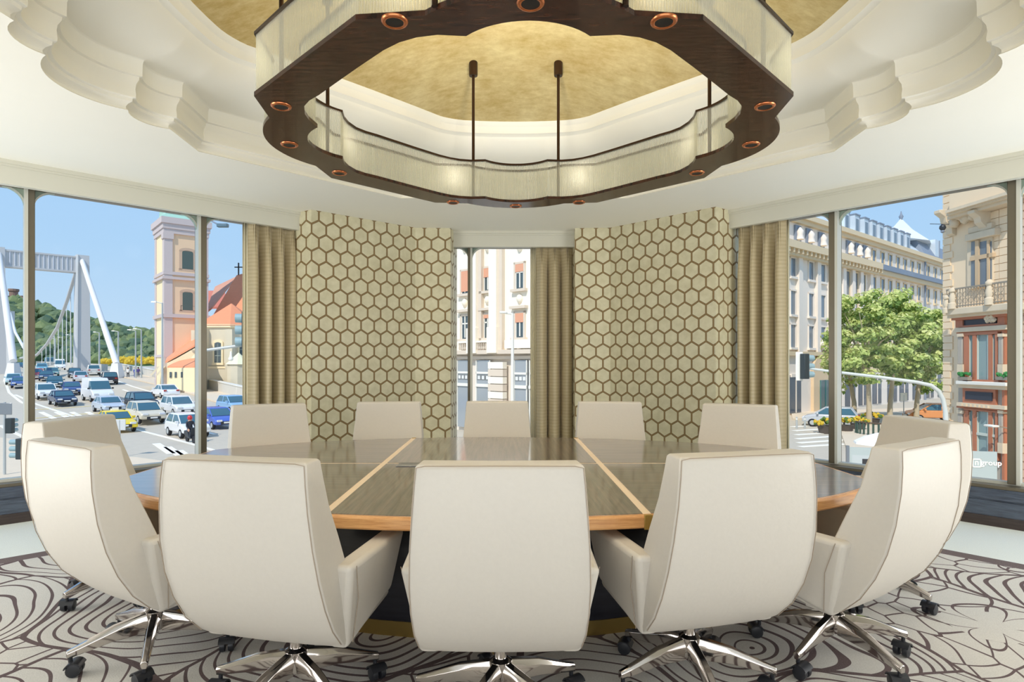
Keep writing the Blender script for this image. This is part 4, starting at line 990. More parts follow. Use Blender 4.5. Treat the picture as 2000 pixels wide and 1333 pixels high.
def fwin(a, w, z0, z1, sh, ped):
    wd = fpart('window', [(a-w/2-.14, a-w/2, z0-.1, z1+.14, .1, 0), (a+w/2, a+w/2+.14, z0-.1, z1+.14, .1, 0), (a-w/2-.14, a+w/2+.14, z1, z1+.14, .1, 0), (a-w/2-.3, a+w/2+.3, z0-.28, z0-.1, .3, 0)]+([(a-w/2-.35, a+w/2+.35, z1+.3, z1+.48, .35, 0)] if ped else []), GRYS)
    fpart('pane', [(a-w/2, a+w/2, z0-.1, z1, .02, 0)], DGLASS, wd)
    fpart('sash', [(a-.05, a+.05, z0, z1, .06, 0), (a-w/2, a-w/2+.07, z0-.1, z1, .06, 0), (a+w/2-.07, a+w/2, z0-.1, z1, .06, 0), (a-w/2, a+w/2, z0+(z1-z0)*.62, z0+(z1-z0)*.68, .06, 0)], WFR, wd)
    if sh: fpart('roller_shutter', [(a-w/2, a+w/2, z1-(z1-z0)*sh, z1, .09, 0)], SHUT, wd)
    m = MB(); m.lathe([(.02, -.34), (.2, -.2), (.26, 0), (.2, .2), (.02, .34)], 10, FA.at(a, z0-.75, -.02)-FAC.location); m.obj('carved_medallion', WHT, wd, smooth=60)
for px, rows in ((1016, ((516, 562, .33, 0), (612, 657, .40, 1))), (953.5, ((524, 566, .42, 0), (615, 658, .16, 1))), (909, ((530, 572, .95, 0), (618, 660, 0, 1)))):
    a = fa(px)
    for y0, y1, sh, pd in rows:
        fwin(a, .78, FA.z(px, y1), FA.z(px, y0), sh, pd)
    z = FA.z(px, y0 if False else 516)+1.9; fwin(a, .78, z, z+1.7, .3, 0)
for k in (1, 2, 3, 4):                               # the house goes on round the piers
    for a in (fa(1016)+2.75*k, fa(909)-2.6*k):
        if a0_+.8 < a < a1_-.8:
            for y0, y1, sh, pd in ((516, 562, .3, 0), (612, 657, .2, 1)): fwin(a, .78, FA.z(1016, y1), FA.z(1016, y0), sh, pd)
            fpart('shop_window', [(a-1.0, a+1.0, GZ+.3, fz(704), -.1, 0)], SHOPG)
zb0, zb1 = fz(683), fz(667)
for pa, pb in ((904, 921), (930, 960)):
    s0, s1 = fa(pa), fa(pb); fpart('balustrade_rail', [(s0, s1, zb1-.08, zb1+.06, .5, 0)], WHT)
    k = 0; a = s0+.08
    while a < s1:
        m = MB(); m.lathe([(.05, 0), (.09, .12), (.04, .3), (.06, zb1-zb0-.1)], 7, FA.at(a, zb0, -.4)-FAC.location); m.obj('baluster', GRYS, FAC, smooth=60); a += .2
fpart('balcony_panel', [(fa(992), fa(1045), fz(682), fz(666), .35, 0)], WHT)
for pa, pb in ((930, 958), (1004, 1030), (893, 916), (1034, 1060)):
    s0, s1 = fa(pa), fa(pb)
    sw = fpart('shop_window', [(s0, s1, GZ+.3, fz(704), -.1, 0)], SHOPG)
    fpart('shop_sign', [(s0+.1, s1-.1, fz(744), fz(733), 0, 0)], mat('shop_sign_grey', (170, 172, 170), .6), sw)
    fpart('shop_transom', [(s0, s1, fz(731), fz(727), .05, 0), (s0, s1, fz(757), fz(751), .1, 0), (s0, s0+.08, GZ+.3, fz(704), .05, 0), (s1-.08, s1, GZ+.3, fz(704), .05, 0)], WFR, sw)
    for i in range(3):
        c = s0+.1+(s1-s0-.2)*(i+.5)/3; fpart('sign_letter_block', [(c-.12, c+.12, fz(742), fz(735), .03, 0)], mat('letter_grey', (226, 226, 222), .6), sw)
lp_ = P(1001, 800, 33); lp_.z = GZ
LPO = empty('lamp_post', lp_, 0, 'slim white street lamp post in front of the white apartment house', 'lamp post')
h = P(1001, 612, 33).z-GZ; m = MB(); m.tube([(0, 0, 0), (0, 0, h)], [.12, .07], 8); m.obj('pole', WFR, LPO, smooth=60)
m = MB(); m.tube([(0, 0, h-.05), (-.4, 0, h)], .05, 6); m.obj('arm', WFR, LPO)
m = MB(); m.box(-.7, -.3, -.12, .12, h-.02, h+.1); m.obj('lamp_head', WFR, LPO, bevel=.03)
# ------------------------------------------------------------------ long white building behind the trees
LBW = mat('long_building_stone', (240, 228, 214), .85, vary=.04, scale=.5); LBT = mat('tan_cornice', (226, 204, 168), .85, vary=.06); SLATE = mat('slate_grey', (132, 142, 156), .6, vary=.08, scale=1); ZINC = mat('pale_zinc', (206, 216, 222), .45, vary=.05); WGL = mat('blue_grey_glass', (112, 124, 134), .12, spec=.8)
LB = Plane((27.8, 58.7), (.78, .63)); lo = LB.at(0, GZ)
LBB = empty('long_building', lo, 0, 'long white stone building with cornices, zinc dormers and a pyramid roof behind the trees', 'building')
la = lambda px: LB.hit(px)[0]
def lpart(name, boxes, mt, par=None):
    f = fb(LB, LBB, 1)
    for b in boxes: f.b(*b)
    return f.obj(name, mt, par or LBB)
aS, aM, aE = -14, la(1705), la(1858)+4
ZE, ZC = CH+14.5, CH+11.4
lpart('wall', [(aS, aE, GZ-.2, ZE, 0, 9)], LBW)
lpart('eave_cornice', [(aS, aE, ZE-.5, ZE, .7, 0), (aS, aE, ZE-.9, ZE-.5, .4, 0)], LBT)
lpart('main_cornice', [(aS, aM, ZC-.6, ZC+.1, 1.1, 0), (aS, aM, ZC-1.2, ZC-.6, .7, 0)], LBT); lpart('main_cornice', [(aM, aE, ZC-.5, ZC+.1, .9, 0)], SLATE); lpart('main_cornice', [(aM, aE, ZC-1.0, ZC-.5, .6, 0)], LBT)
a = aS; m = fb(LB, LBB, 1)
while a < aM: m.b(a, a+.3, ZC-1.0, ZC-.6, 1.0, 0); a += .9
tag(m.obj('cornice_brackets', LBT, LBB), kind='stuff')
lpart('string_course', [(aS, aE, CH+.6, CH+1.0, .35, 0)], LBT)
def lwin(a, w, z0, z1, mt=LBT, sill=True):
    wd = lpart('window', [(a-w/2-.12, a-w/2, z0, z1+.15, .1, 0), (a+w/2, a+w/2+.12, z0, z1+.15, .1, 0), (a-w/2-.12, a+w/2+.12, z1, z1+.15, .14, 0), (a-w/2-.25, a+w/2+.25, z0-.22, z0, .25, 0)], mt)
    lpart('pane', [(a-w/2, a+w/2, z0, z1, .02, 0)], WGL, wd); return wd
for px in (1706, 1723, 1738, 1753, 1767, 1781, 1794, 1812, 1826, 1839):
    a = la(px); lwin(a, .95, CH+11.75, CH+13.2); 
    for z0, z1 in ((8.2, 10.0), (4.6, 6.9), (1.4, 3.6)): lwin(a, .95, CH+z0, CH+z1)
for px in (1583, 1606, 1548):
    a = la(px)
    for z0, z1 in ((8.3, 10.1), (4.6, 6.9), (1.4, 3.6)): lwin(a, .95, CH+z0, CH+z1, LBW)
for k in range(1, 5):
    a = la(1548)-2.9*k
    for z0, z1 in ((11.75, 13.2), (8.3, 10.1), (4.6, 6.9), (1.4, 3.6)): lwin(a, .95, CH+z0, CH+z1, LBW)
for px in (1654, 1670, 1685):
    a = la(px)
    for z0, z1 in ((6.0, 10.0), (1.4, 4.6)): lwin(a, 1.1, CH+z0, CH+z1, LBT)
for px in (1556, 1578, 1602, 1656, 1673, 1688):
    a = la(px); o_ = lpart('attic_niche', [(a-.6, a+.6, CH+11.9, CH+13.4, .18, 0)], SLATE)
    m = MB(); m.lathe([(.05, 0), (.42, .1), (.3, .6), (.38, .9), (.18, 1.2), (.02, 1.35)], 8, LB.at(a, CH+11.9, -.3)-LBB.location); m.obj('carved_figure', LBW, o_, smooth=60)
for px in (1558, 1594, 1619, 1644, 1662, 1678, 1697):
    a = la(px); lpart('pilaster', [(a-.4, a+.4, CH+1.0, ZC-1.2, .35, 0)], LBW)
m = MB(); p = LB.at(la(1803), 0, -.25)-LBB.location; m.tube([(p.x, p.y, 0), (p.x, p.y, ZE-GZ)], .13, 6); m.obj('drainpipe', SLATE, LBB)
f = fb(LB, LBB, 1)
f.hexa([LB.at(a, z, o)-LBB.location for a, z, o in ((aS, ZE, 0), (aE, ZE, 0), (aE, ZE, 9), (aS, ZE, 9), (aS, ZE+2.6, 2.4), (aE, ZE+2.6, 2.4), (aE, ZE+2.6, 7), (aS, ZE+2.6, 7))]); f.obj('mansard_roof', ZINC, LBB)
for px in (1660, 1680, 1698, 1713, 1727, 1741, 1754, 1767, 1779):
    a = la(px); dm = lpart('dormer', [(a-.65, a+.65, ZE, ZE+2.35, -.3, 3)], ZINC); lpart('dormer_cheek', [(a+.6, a+.7, ZE, ZE+2.3, -.28, 3), (a-.7, a+.72, ZE+2.3, ZE+2.45, -.2, 3)], SLATE, dm)
    lpart('pane', [(a-.4, a+.4, ZE+.5, ZE+1.9, -.28, 3)], WGL, dm)
ap = P(1760, 427, 84); bz = ZE+2.4
bs = [P(1722, 470, 80), P(1816, 470, 84), P(1826, 470, 94), P(1735, 470, 92)]
m = MB(); m.loft([[Vector((b.x, b.y, bz))-LBB.location for b in bs], [Vector((ap.x+(b.x-ap.x)*.4, ap.y+(b.y-ap.y)*.4, bz+(ap.z-bz)*.5))-LBB.location for b in bs], [Vector((ap.x+(b.x-ap.x)*.01, ap.y+(b.y-ap.y)*.01, ap.z))-LBB.location for b in bs]]); m.obj('pyramid_roof', mat('white_metal_roof', (232, 236, 238), .5), LBB)
m = MB(); m.lathe([(.12, -.2), (.3, .25), (.12, .6), (.05, 1.0)], 8, ap-LBB.location); m.obj('finial', SLATE, LBB, smooth=60)
a0_, a1_ = la(1806), aE; f = fb(LB, LBB, 1)
f.hexa([LB.at(a, z, o)-LBB.location for a, z, o in ((a0_, ZE, -.2), (a1_, ZE, -.2), (a1_, ZE, 8), (a0_, ZE, 8), (a0_+.5, ZE+2.5, 1.2), (a1_, ZE+2.5, 1.2), (a1_, ZE+2.5, 7), (a0_+.5, ZE+2.5, 7))]); f.obj('slate_pavilion_roof', SLATE, LBB)
a = la(1832); dm = lpart('dormer', [(a-.8, a+.8, ZE+.2, ZE+2.9, -.1, 3)], ZINC); lpart('dormer_cheek', [(a+.75, a+.9, ZE+.2, ZE+2.9, 0, 3)], SLATE, dm)
# ground floor: arched doorway and shop fronts
a = la(1606); m = fb(LB, LBB, 1); m.b(a-2.6, a+2.6, GZ, CH-.8, .3, 0)
pts = [(a+math.cos(t)*2.6, CH-.8+math.sin(t)*1.6) for t in [PI*i/12 for i in range(13)]]
m.loft([[LB.at(x, z, -.3)-LBB.location for x, z in pts], [LB.at(x, z, .1)-LBB.location for x, z in pts]]); dr = m.obj('arched_doorway', mat('beige_doorway', (222, 196, 160), .85, vary=.05), LBB)
lpart('door_glass', [(a-1.2, a+1.5, GZ, CH-1.9, .34, 0)], mat('teal_door_glass', (52, 84, 88), .15, spec=.8), dr); lpart('door_frame', [(a-.05, a+.05, GZ, CH-1.9, .4, 0), (a-1.25, a-1.15, GZ, CH-1.9, .4, 0)], mat('teal_frame', (70, 120, 120), .4), dr)
m = MB(); q = LB.at(a+.2, CH+1.2, -.5)-LBB.location
for i in range(9): blob(m, (q.x+random.uniform(-1.2, 1.2), q.y+random.uniform(-.5, .5), q.z+random.uniform(0, 2.2)), random.uniform(.3, .55))
m.obj('carved_group', LBW, LBB, smooth=60)
for px, w in ((1553, 2.2), (1660, 2.6), (1684, 2.2), (1712, 2.6), (1742, 3), (1765, 3), (1790, 3), (1815, 3.2), (1838, 3)):
    a = la(px); s_ = lpart('shop_window', [(a-w/2, a+w/2, GZ+.2, CH-1.3, .08, 0)], mat('dark_shop_glass', (62, 76, 92), .12, spec=.8)); lpart('shop_frame', [(a-w/2, a+w/2, CH-1.5, CH-1.2, .2, 0), (a-.06, a+.06, GZ+.2, CH-1.3, .14, 0)], LBW, s_)
tag(lpart('shop_fascia', [(la(1640), aE, CH-1.1, CH-.5, .3, 0)], LBT), None)
slab('pavement', [(1548, 822), (1625, 818), (1700, 812), (1900, 806), (1900, 796), (1545, 808)], PAVING)
slab('pavement', [(1640, 842), (1700, 834), (1900, 838), (1940, 905), (1660, 900)], PAVING, .14)
# ------------------------------------------------------------------ plane trees
BARK = mat('plane_bark', (186, 170, 142), .9, vary=.2, scale=4)
LEAFM = [m_leaf('leaf_sunlit', (212, 220, 126), (242, 242, 180)), m_leaf('leaf_mid', (170, 194, 100), (214, 224, 144)), m_leaf('leaf_shaded', (96, 130, 62), (140, 168, 90))]
def tree(px, pb, cxp, cyp, rx, rz, label, seed, nl=9500):
    r = random.Random(seed); b = ground_at(px, pb); o = empty('plane_tree', b, 0, label, 'tree', 'street trees outside the right window'); d = b.y
    c = P(cxp, cyp, d)-b; m = MB(); top = Vector((c.x*.6, 0, c.z-rz*.25))
    tp = [Vector((0, 0, 0)), Vector((.05, .05, 1.5)), Vector((c.x*.3, 0, 3.2)), top]; m.tube(tp, [.24, .19, .16, .11], 10)
    for k in range(7):
        t = Vector((c.x+r.uniform(-.7, .7)*rx, r.uniform(-.6, .6)*rx, c.z+r.uniform(-.4, .6)*rz)); s = tp[2].lerp(top, r.random()); m.tube([s, s.lerp(t, .5)+Vector((0, 0, .3)), t], [.09, .06, .02], 6)
    m.obj('trunk', BARK, o, smooth=60)
    m = MB(); cl = []
    for k in range(64):
        while 1:
            v = Vector((r.uniform(-1, 1), r.uniform(-1, 1), r.uniform(-1, 1)))
            if .35 < v.length < 1: break
        cl.append((Vector((c.x+v.x*rx, v.y*rx*.8, c.z+v.z*rz)), r.uniform(.5, .95)))
    for k in range(nl):
        cc, cr = r.choice(cl); v = Vector((r.gauss(0, 1), r.gauss(0, 1), r.gauss(0, 1))).normalized()*cr*r.random()**.4
        p = cc+Vector((v.x, v.y, v.z*.75)); s = r.uniform(.10, .22); n = (v.normalized()+Vector((r.gauss(0, .5), r.gauss(0, .5), .5+r.gauss(0, .4)))).normalized()
        a = n.orthogonal().normalized(); e = n.cross(a); q = r.uniform(0, 6.28); a, e = a*math.cos(q)+e*math.sin(q), e*math.cos(q)-a*math.sin(q)
        up = v.z/cr; kk = 0 if up > .15 and r.random() < .75 else (2 if up < -.25 and r.random() < .6 else 1)  # sunlit clump tops and shaded undersides put into the leaf colours
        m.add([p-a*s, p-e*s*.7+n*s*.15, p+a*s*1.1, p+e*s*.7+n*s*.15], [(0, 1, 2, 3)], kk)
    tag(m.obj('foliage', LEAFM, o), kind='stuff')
tree(1697, 834, 1695, 655, 2.9, 3.8, 'leafy plane tree with pale trunk just right of the mullion, leftmost of the street trees', 1)
tree(1738, 829, 1752, 662, 2.6, 3.8, 'leafy plane tree in the middle of the three street trees', 2)
tree(1790, 826, 1806, 670, 2.6, 4.0, 'leafy plane tree next to the corner building, rightmost of the street trees', 3)
tree(1668, 822, 1648, 700, 1.6, 2.6, 'smaller plane tree half hidden behind the mullion at the right window', 4, 2600)
# ------------------------------------------------------------------ ornate corner building
SAND = mat('sandstone', (238, 214, 180), .85, vary=.06, scale=1.2); SAND2 = mat('carved_sandstone', (218, 200, 172), .85, vary=.1, scale=3); RUST = mat('rusticated_stone', (226, 194, 166), .9, vary=.1, scale=2); TERRA = mat('orange_timber', (184, 118, 88), .55, vary=.06, scale=3); IRON = mat('wrought_iron', (150, 140, 124), .6); GREYC = mat('grey_column', (176, 166, 152), .7, vary=.06); TEALG = mat('teal_bay_glass', (136, 160, 160), .12, spec=.8)
CB = Plane((19.0, 26), (.083, -.997)); cob = CB.at(0, GZ)
COR = empty('corner_building', cob, 0, 'ornate sandstone corner house with iron balcony and orange timber bay window at right', 'building')
ca = lambda px, o=0: CB.hit(px, -o)[0]
cz = lambda px, py, o=0: CB.z(px, py, -o)
def cpart(name, boxes, mt, par=None, bev=0):
    f = fb(CB, COR, 1)
    for b in boxes: f.b(*b)
    return f.obj(name, mt, par or COR, bevel=bev)
def cpx(name, px0, px1, y0, y1, out, mt, par=None, bev=0, dep=0):   # a block whose outline was measured at its own depth
    a0, a1 = ca(px0, out), ca(px1, out); pm = (px0+px1)/2
    return cpart(name, [(a0, a1, cz(pm, y1, out), cz(pm, y0, out), out, dep)], mt, par, bev)
cpart('wall', [(-.1, 13, GZ-.2, CH+14, 0, 9)], SAND)
h = .30; z = GZ
while z < CH+8:
    for px0, px1 in ((1936, 1953), (1954, 1972)) if z > CH+2.2 else ((1962, 1973),):
        cpart('stone_block', [(ca(px0), ca(px1), z+.012, z+h-.012, .05, 0)], SAND)
    cpart('stone_block', [(ca(1976), ca(2012), z+.02, z+h-.02, .1 if int(z/h) % 2 else .07, 0)], RUST)
    cpart('corner_stone', [(-.12, ca(1862) if int((z-GZ)/h) % 2 else ca(1857), z+.02, z+h-.012, .04, .5)], SAND)
    z += h
# upper balcony on carved brackets
for px0, px1, y0, y1, o_ in ((1846, 1972, 392, 398, .9), (1848, 1972, 398, 404, .75), (1850, 1972, 404, 412, .6)): cpx('balcony_moulding', px0, px1, y0, y1, o_, SAND2)
cpx('parapet', 1854, 1972, 340, 392, .55, SAND)
for px in (1862, 1930):
    m = MB(); s0 = ca(px); pr_ = [(.75, cz(px, 412)), (.75, cz(px, 418)), (.5, cz(px, 426)), (.45, cz(px, 436)), (.22, cz(px, 446)), (.2, cz(px, 458)), (0, cz(px, 462)), (0, cz(px, 412))]
    m.loft([[CB.at(s, z, -o)-COR.location for o, z in pr_] for s in (s0-.16, s0+.16)]); m.obj('scroll_bracket', SAND2, COR, bevel=.02)
m = MB()
for i in range(14):
    q = CB.at(ca(1870+i*4.2), cz(1896, 424+6*math.sin(i*1.3)), -.25)-COR.location; blob(m, q, .16+.05*math.sin(i*2.1), 0, .25)
m.obj('carved_frieze', SAND2, COR, smooth=60)
cpx('window_hood', 1884, 1942, 452, 466, .32, SAND2, None, .03); cpx('window_hood', 1890, 1936, 440, 452, .22, SAND2, None, .03)
wd = cpx('window', 1889, 1938, 466, 562, .12, SAND2)
for px0, px1 in ((1896.5, 1904), (1911, 1927), (1931, 1936)):
    for y0, y1 in ((472, 498), (506, 560)): cpx('pane', px0, px1, y0, y1, .14, WGL, wd)
for px0, px1, y0, y1 in ((1904, 1911, 470, 562), (1927, 1931, 470, 562), (1894, 1938, 498, 506)): cpx('casing', px0, px1, y0, y1, .2, mat('tan_casing', (206, 178, 142), .7), wd)
# iron balcony
cpx('balcony_slab', 1846, 1974, 598, 611, .95, SAND2, None, .03); cpx('balcony_slab', 1850, 1974, 611, 617, .75, SAND2)
z0, z1 = cz(1900, 598, .9), cz(1900, 560, .9); s0, s1 = ca(1849, .9), ca(1973, .9)
f = fb(CB, COR, 1); f.b(s0, s1, z1-.03, z1+.03, .93, -.88); f.b(s0, s1, z0+.04, z0+.08, .92, -.89)
k = s0
while k < s1: f.b(k, k+.02, z0, z1, .915, -.895); k += .13
for i in range(int((s1-s0)/.26)):
    c = s0+.13+i*.26
    for zz_ in (z0+.25, z0+.5): f.tube([CB.at(c+.1*math.cos(t), zz_+.11*math.sin(t), -.905)-COR.location for t in [2*PI*j/8 for j in range(9)]], .012, 4)
tag(f.obj('iron_railing', IRON, COR), kind='stuff')
for px, y0, y1 in ((1850, 577, 612), (1861, 562, 604), (1933, 546, 596)):
    q = CB.at(ca(px, .9), cz(px, y1, .9), -.9)-COR.location; H = cz(px, y0, .9)-cz(px, y1, .9); m = MB()
    m.lathe([(.17, 0), (.17, H*.25), (.11, H*.3), (.14, H*.5), (.09, H*.75), (.14, H*.8), (.14, H*.9), (.05, H)], 10, q); m.obj('balcony_pedestal', SAND2, COR, smooth=45)
# timber bay
BAY = .45
cpart('bay_body', [(ca(1869, BAY), ca(1962, BAY), GZ, cz(1915, 617, BAY), BAY-.06, 0)], GREYC)
for args in ((1858, 1964, 617, 622, .62, TERRA), (1866, 1880, 622, 640, .5, TERRA), (1948, 1962, 617, 646, .52, TERRA), (1880, 1948, 619, 623, .52, TERRA), (1880, 1948, 634, 638, .52, TERRA)): cpx('timber_frieze', *args)
cpx('frieze_panel', 1881, 1946, 622, 635, .44, mat('dark_blue_panel', (52, 58, 70), .3))
m = MB()
for i in range(8): q = CB.at(ca(1930+i*1.9, .5), cz(1936, 618+4*math.sin(i*2)+4, .5), -.55)-COR.location; blob(m, q, .1, 0, .3)
m.obj('carved_mask', SAND2, COR, smooth=60)
cpx('bay_cornice', 1864, 1964, 638, 647, .62, SAND2, None, .02); cpx('bay_cornice', 1868, 1962, 647, 650, .52, TERRA)
def baywin(y0, y1, mid=None):
    w = cpx('bay_window', 1884, 1944, y0, y1, BAY-.02, TEALG)
    for px0, px1 in ((1882, 1891), (1899, 1906), (1930, 1937), (1943, 1948)): cpx('timber_mullion', px0, px1, y0, y1, BAY+.08, TERRA, w)
    for px0, px1 in ((1891, 1893), (1906, 1909), (1928, 1930), (1937, 1939)): cpx('sash_edge', px0, px1, y0+3, y1, BAY+.04, mat('pale_sash', (198, 204, 192), .6), w)
    cpx('timber_head', 1882, 1948, y0-3, y0+2, BAY+.1, TERRA, w); cpx('timber_sill', 1880, 1950, y1-2, y1+2, BAY+.12, TERRA, w)
    if mid: cpx('transom', 1884, 1946, mid-2, mid+3, BAY+.06, mat('pale_sash', (198, 204, 192), .6), w)
baywin(652, 744); baywin(802, 900, 848)
for px0, px1 in ((1870, 1879), (1949, 1957)):
    for y0, y1 in ((652, 716), (802, 870)):
        c = cpx('bay_column', px0, px1, y0+6, y1-4, BAY+.1, GREYC, None, .02); cpx('column_cap', px0-1, px1+1, y0, y0+6, BAY+.15, SAND2, c); cpx('column_foot', px0-1, px1+1, y1-4, y1+16, BAY+.14, SAND2, c)
cpx('timber_strip', 1957, 1962, 640, 1060, BAY+.05, TERRA)
cpx('bay_ledge', 1866, 1964, 746, 753, .75, mat('white_ledge', (236, 230, 216), .7), None, .02); cpx('bay_ledge', 1868, 1963, 753, 760, .6, SAND2)
cpx('timber_panel', 1880, 1944, 760, 790, .5, TERRA); cpx('dark_panel', 1885, 1937, 766, 782, .54, mat('dark_blue_panel', (52, 58, 70), .3)); cpx('bay_cornice', 1868, 1962, 790, 797, .66, SAND2); cpx('bay_cornice', 1868, 1962, 797, 801, .55, TERRA)
f = fb(CB, COR, 1); k = ca(1880, .6); e_ = ca(1940, .6)
while k < e_: f.b(k, k+.09, cz(1910, 796, .6), cz(1910, 791, .6), .74, -.6); k += .2
tag(f.obj('dentils', SAND2, COR), kind='stuff')
LGR = m_leaf('flower_box_green', (50, 130, 70), (96, 180, 96))
for px in (1878, 1953):
    q = CB.at(ca(px, .8), cz(px, 743, .8), -.66); bx_ = empty('flower_box', q, 0, 'green plants in a small box on the bay ledge, %s one' % ('left' if px < 1900 else 'right'), 'planter', 'flower boxes on the bay window')
    m = MB(); m.box(-.09, .09, -.26, .26, 0, .13); m.obj('box', IRON, bx_)
    m = MB()
    for i in range(12): blob(m, (random.uniform(-.06, .06), random.uniform(-.26, .26), random.uniform(.14, .28)), .07, 0, .35)
    tag(m.obj('foliage', LGR, bx_), kind='stuff')
q = CB.at(ca(1950, .9), cz(1950, 838, .9), -.5); WLA = empty('wall_lantern', q, 0, 'white lantern on a bracket beside the lower bay window', 'lamp')
m = MB(); m.tube([(0, 0, 0), (-.35, 0, .1), (-.5, .1, .1)], .02, 6); m.obj('bracket', IRON, WLA)
m = MB(); m.box(-.66, -.4, -.1, .35, .05, .13); m.obj('lamp_shade', WFR, WLA, bevel=.03)
# small lantern hanging in front of the corner, drawn on its wire
q = P(1841, 446, 24); SL = empty('street_lantern', q, 0, 'small dark street lantern hanging on a wire against the sky', 'lamp')
m = MB(); m.lathe([(.03, .16), (.1, .1), (.12, 0), (.07, -.08)], 10); m.obj('shade', GRILL, SL, smooth=50)
m = MB(); m.lathe([(.05, -.08), (.08, -.14), (.03, -.19)], 10); m.obj('lamp_glass', SLATE, SL, smooth=50)
m = MB(); e2 = CB.at(.2, cz(1852, 440), 0)-q; m.tube([(-.5, 0, .17), (0, 0, .16), tuple(e2)], .012, 5); m.obj('wire', GRILL, SL)
# ------------------------------------------------------------------ hoarding, parasol, planters, signals at the right window
HB = Plane((11.0, 20), (3.9, -1.0)); 
hp = HB.at(0, GZ); HO = empty('site_hoarding', hp, 0, 'pale grey hoarding panel with white company lettering at the foot of the corner house', 'hoarding')
HOM = mat('hoarding_grey', (186, 194, 188), .5); ha = lambda px: HB.hit(px)[0]; hz = lambda px, py: HB.z(px, py)
def hpart(name, boxes, mt, par=None):
    f = fb(HB, HO, 1)
    for b in boxes: f.b(*b)
    return f.obj(name, mt, par or HO)
hs, he = ha(1656), ha(1948); zt_ = CH-2.82
n_ = 5
for i in range(n_):
    a0, a1 = hs+(he-hs)*i/n_, hs+(he-hs)*(i+1)/n_; hpart('panel', [(a0+.006, a1-.006, GZ, zt_, 0, .06)], HOM)
    hpart('post', [(a0-.04, a0+.04, GZ, zt_+.05, .03, .1)], STEELG)
pr_ = hpart('printed_picture', [(ha(1664), ha(1712), hz(1690, 940), hz(1690, 890), .004, 0)], mat('print_ground', (196, 200, 196), .5))
m = fb(HB, HO, 1)
for px, py, r in ((1672, 922, .16), (1672, 922, .09)):
    pts = [(ha(px)+r*math.cos(t), hz(px, py)+r*math.sin(t)) for t in [2*PI*i/20 for i in range(20)]]; o_ = -.008 if r > .1 else -.011
    m.loft([[HB.at(x, z, o_)-HO.location for x, z in pts], [HB.at(x, z, 0)-HO.location for x, z in pts]], k=0 if r > .1 else 1)
m.b(ha(1684), ha(1697), hz(1690, 910), hz(1690, 897), .008, 0, 1); m.b(ha(1686), ha(1697), hz(1690, 940), hz(1690, 910), .010, 0, 2); m.b(ha(1701), ha(1711), hz(1705, 930), hz(1705, 908), .008, 0, 3)
m.obj('printed_lenses', [mat('print_brown', (120, 108, 98), .5), mat('print_dark', (62, 58, 58), .5), mat('print_cream', (236, 232, 206), .5), mat('print_mauve', (150, 138, 156), .5)], pr_)
cu_ = bpy.data.curves.new('lettering', 'FONT'); cu_.body = 'group'; cu_.size = .24; cu_.extrude = .004; cu_.resolution_u = 2; cu_.offset = .006
t_ = bpy.data.objects.new('lettering_form', cu_); COL.objects.link(t_); bpy.context.view_layer.update()
lm = bpy.data.meshes.new_from_object(t_.evaluated_get(bpy.context.evaluated_depsgraph_get())); bpy.data.objects.remove(t_); lm.materials.clear(); lm.materials.append(WHITEP)
lt = bpy.data.objects.new('lettering', lm); COL.objects.link(lt); lt.parent = HO
ang = math.atan2(HB.u.y, HB.u.x); lt.location = HB.at(ha(1915), hz(1920, 909), -.012)-HO.location; lt.rotation_euler = (PI/2, 0, ang)
a = ha(1907.5); z = hz(1907, 905)
lg_ = hpart('square_logo', [(a-.13, a+.13, z+.10, z+.14, .012, 0), (a-.13, a+.13, z-.14, z-.10, .012, 0), (a-.13, a-.09, z-.14, z+.14, .012, 0), (a+.09, a+.13, z-.14, z+.14, .012, 0), (a-.05, a-.02, z-.07, z+.05, .012, 0), (a+.02, a+.05, z-.07, z+.03, .012, 0), (a-.04, a+.04, z+.03, z+.06, .012, 0)], WHITEP)
q = ground_at(1716, 892); PAR = empty('market_parasol', q, 0, 'white round parasol beside the planters of yellow flowers', 'parasol')
hh = P(1716, 846, q.y).z-q.z; m = MB(); m.lathe([(.03, 0), (.03, hh)], 8); m.obj('pole', POLE, PAR)
m = MB(); m.lathe([(1.25, hh-.62), (1.22, hh-.52), (.7, hh-.22), (.06, hh)], 8); m.obj('canopy', mat('parasol_canvas', (248, 246, 240), .8), PAR)
q = ground_at(1722, 852); FE = empty('curved_fence', q, 0, 'dark green curved slatted fence round the tree pit behind the white parasol', 'fence')
DG = mat('dark_green_slat', (72, 92, 82), .6)
for i in range(18):
    t = PI*.9+i/17*PI*1.1; x, y = 1.6*math.cos(t), 1.6*math.sin(t); m = MB(); m.box(x-.06, x+.06, y-.03, y+.03, 0, .95); m.obj('slat', DG, FE)
m = MB(); m.tube([(1.6*math.cos(t), 1.6*math.sin(t), .97) for t in [PI*.9+i/17*PI*1.1 for i in range(18)]], .05, 6); m.obj('top_rail', mat('fence_rail', (96, 78, 62), .6), FE)
POT = mat('dark_planter', (92, 84, 78), .8); FLY = m_leaf('yellow_flowers', (232, 196, 40), (252, 226, 96)); FLG = m_leaf('planter_leaves', (96, 130, 60), (130, 160, 80))
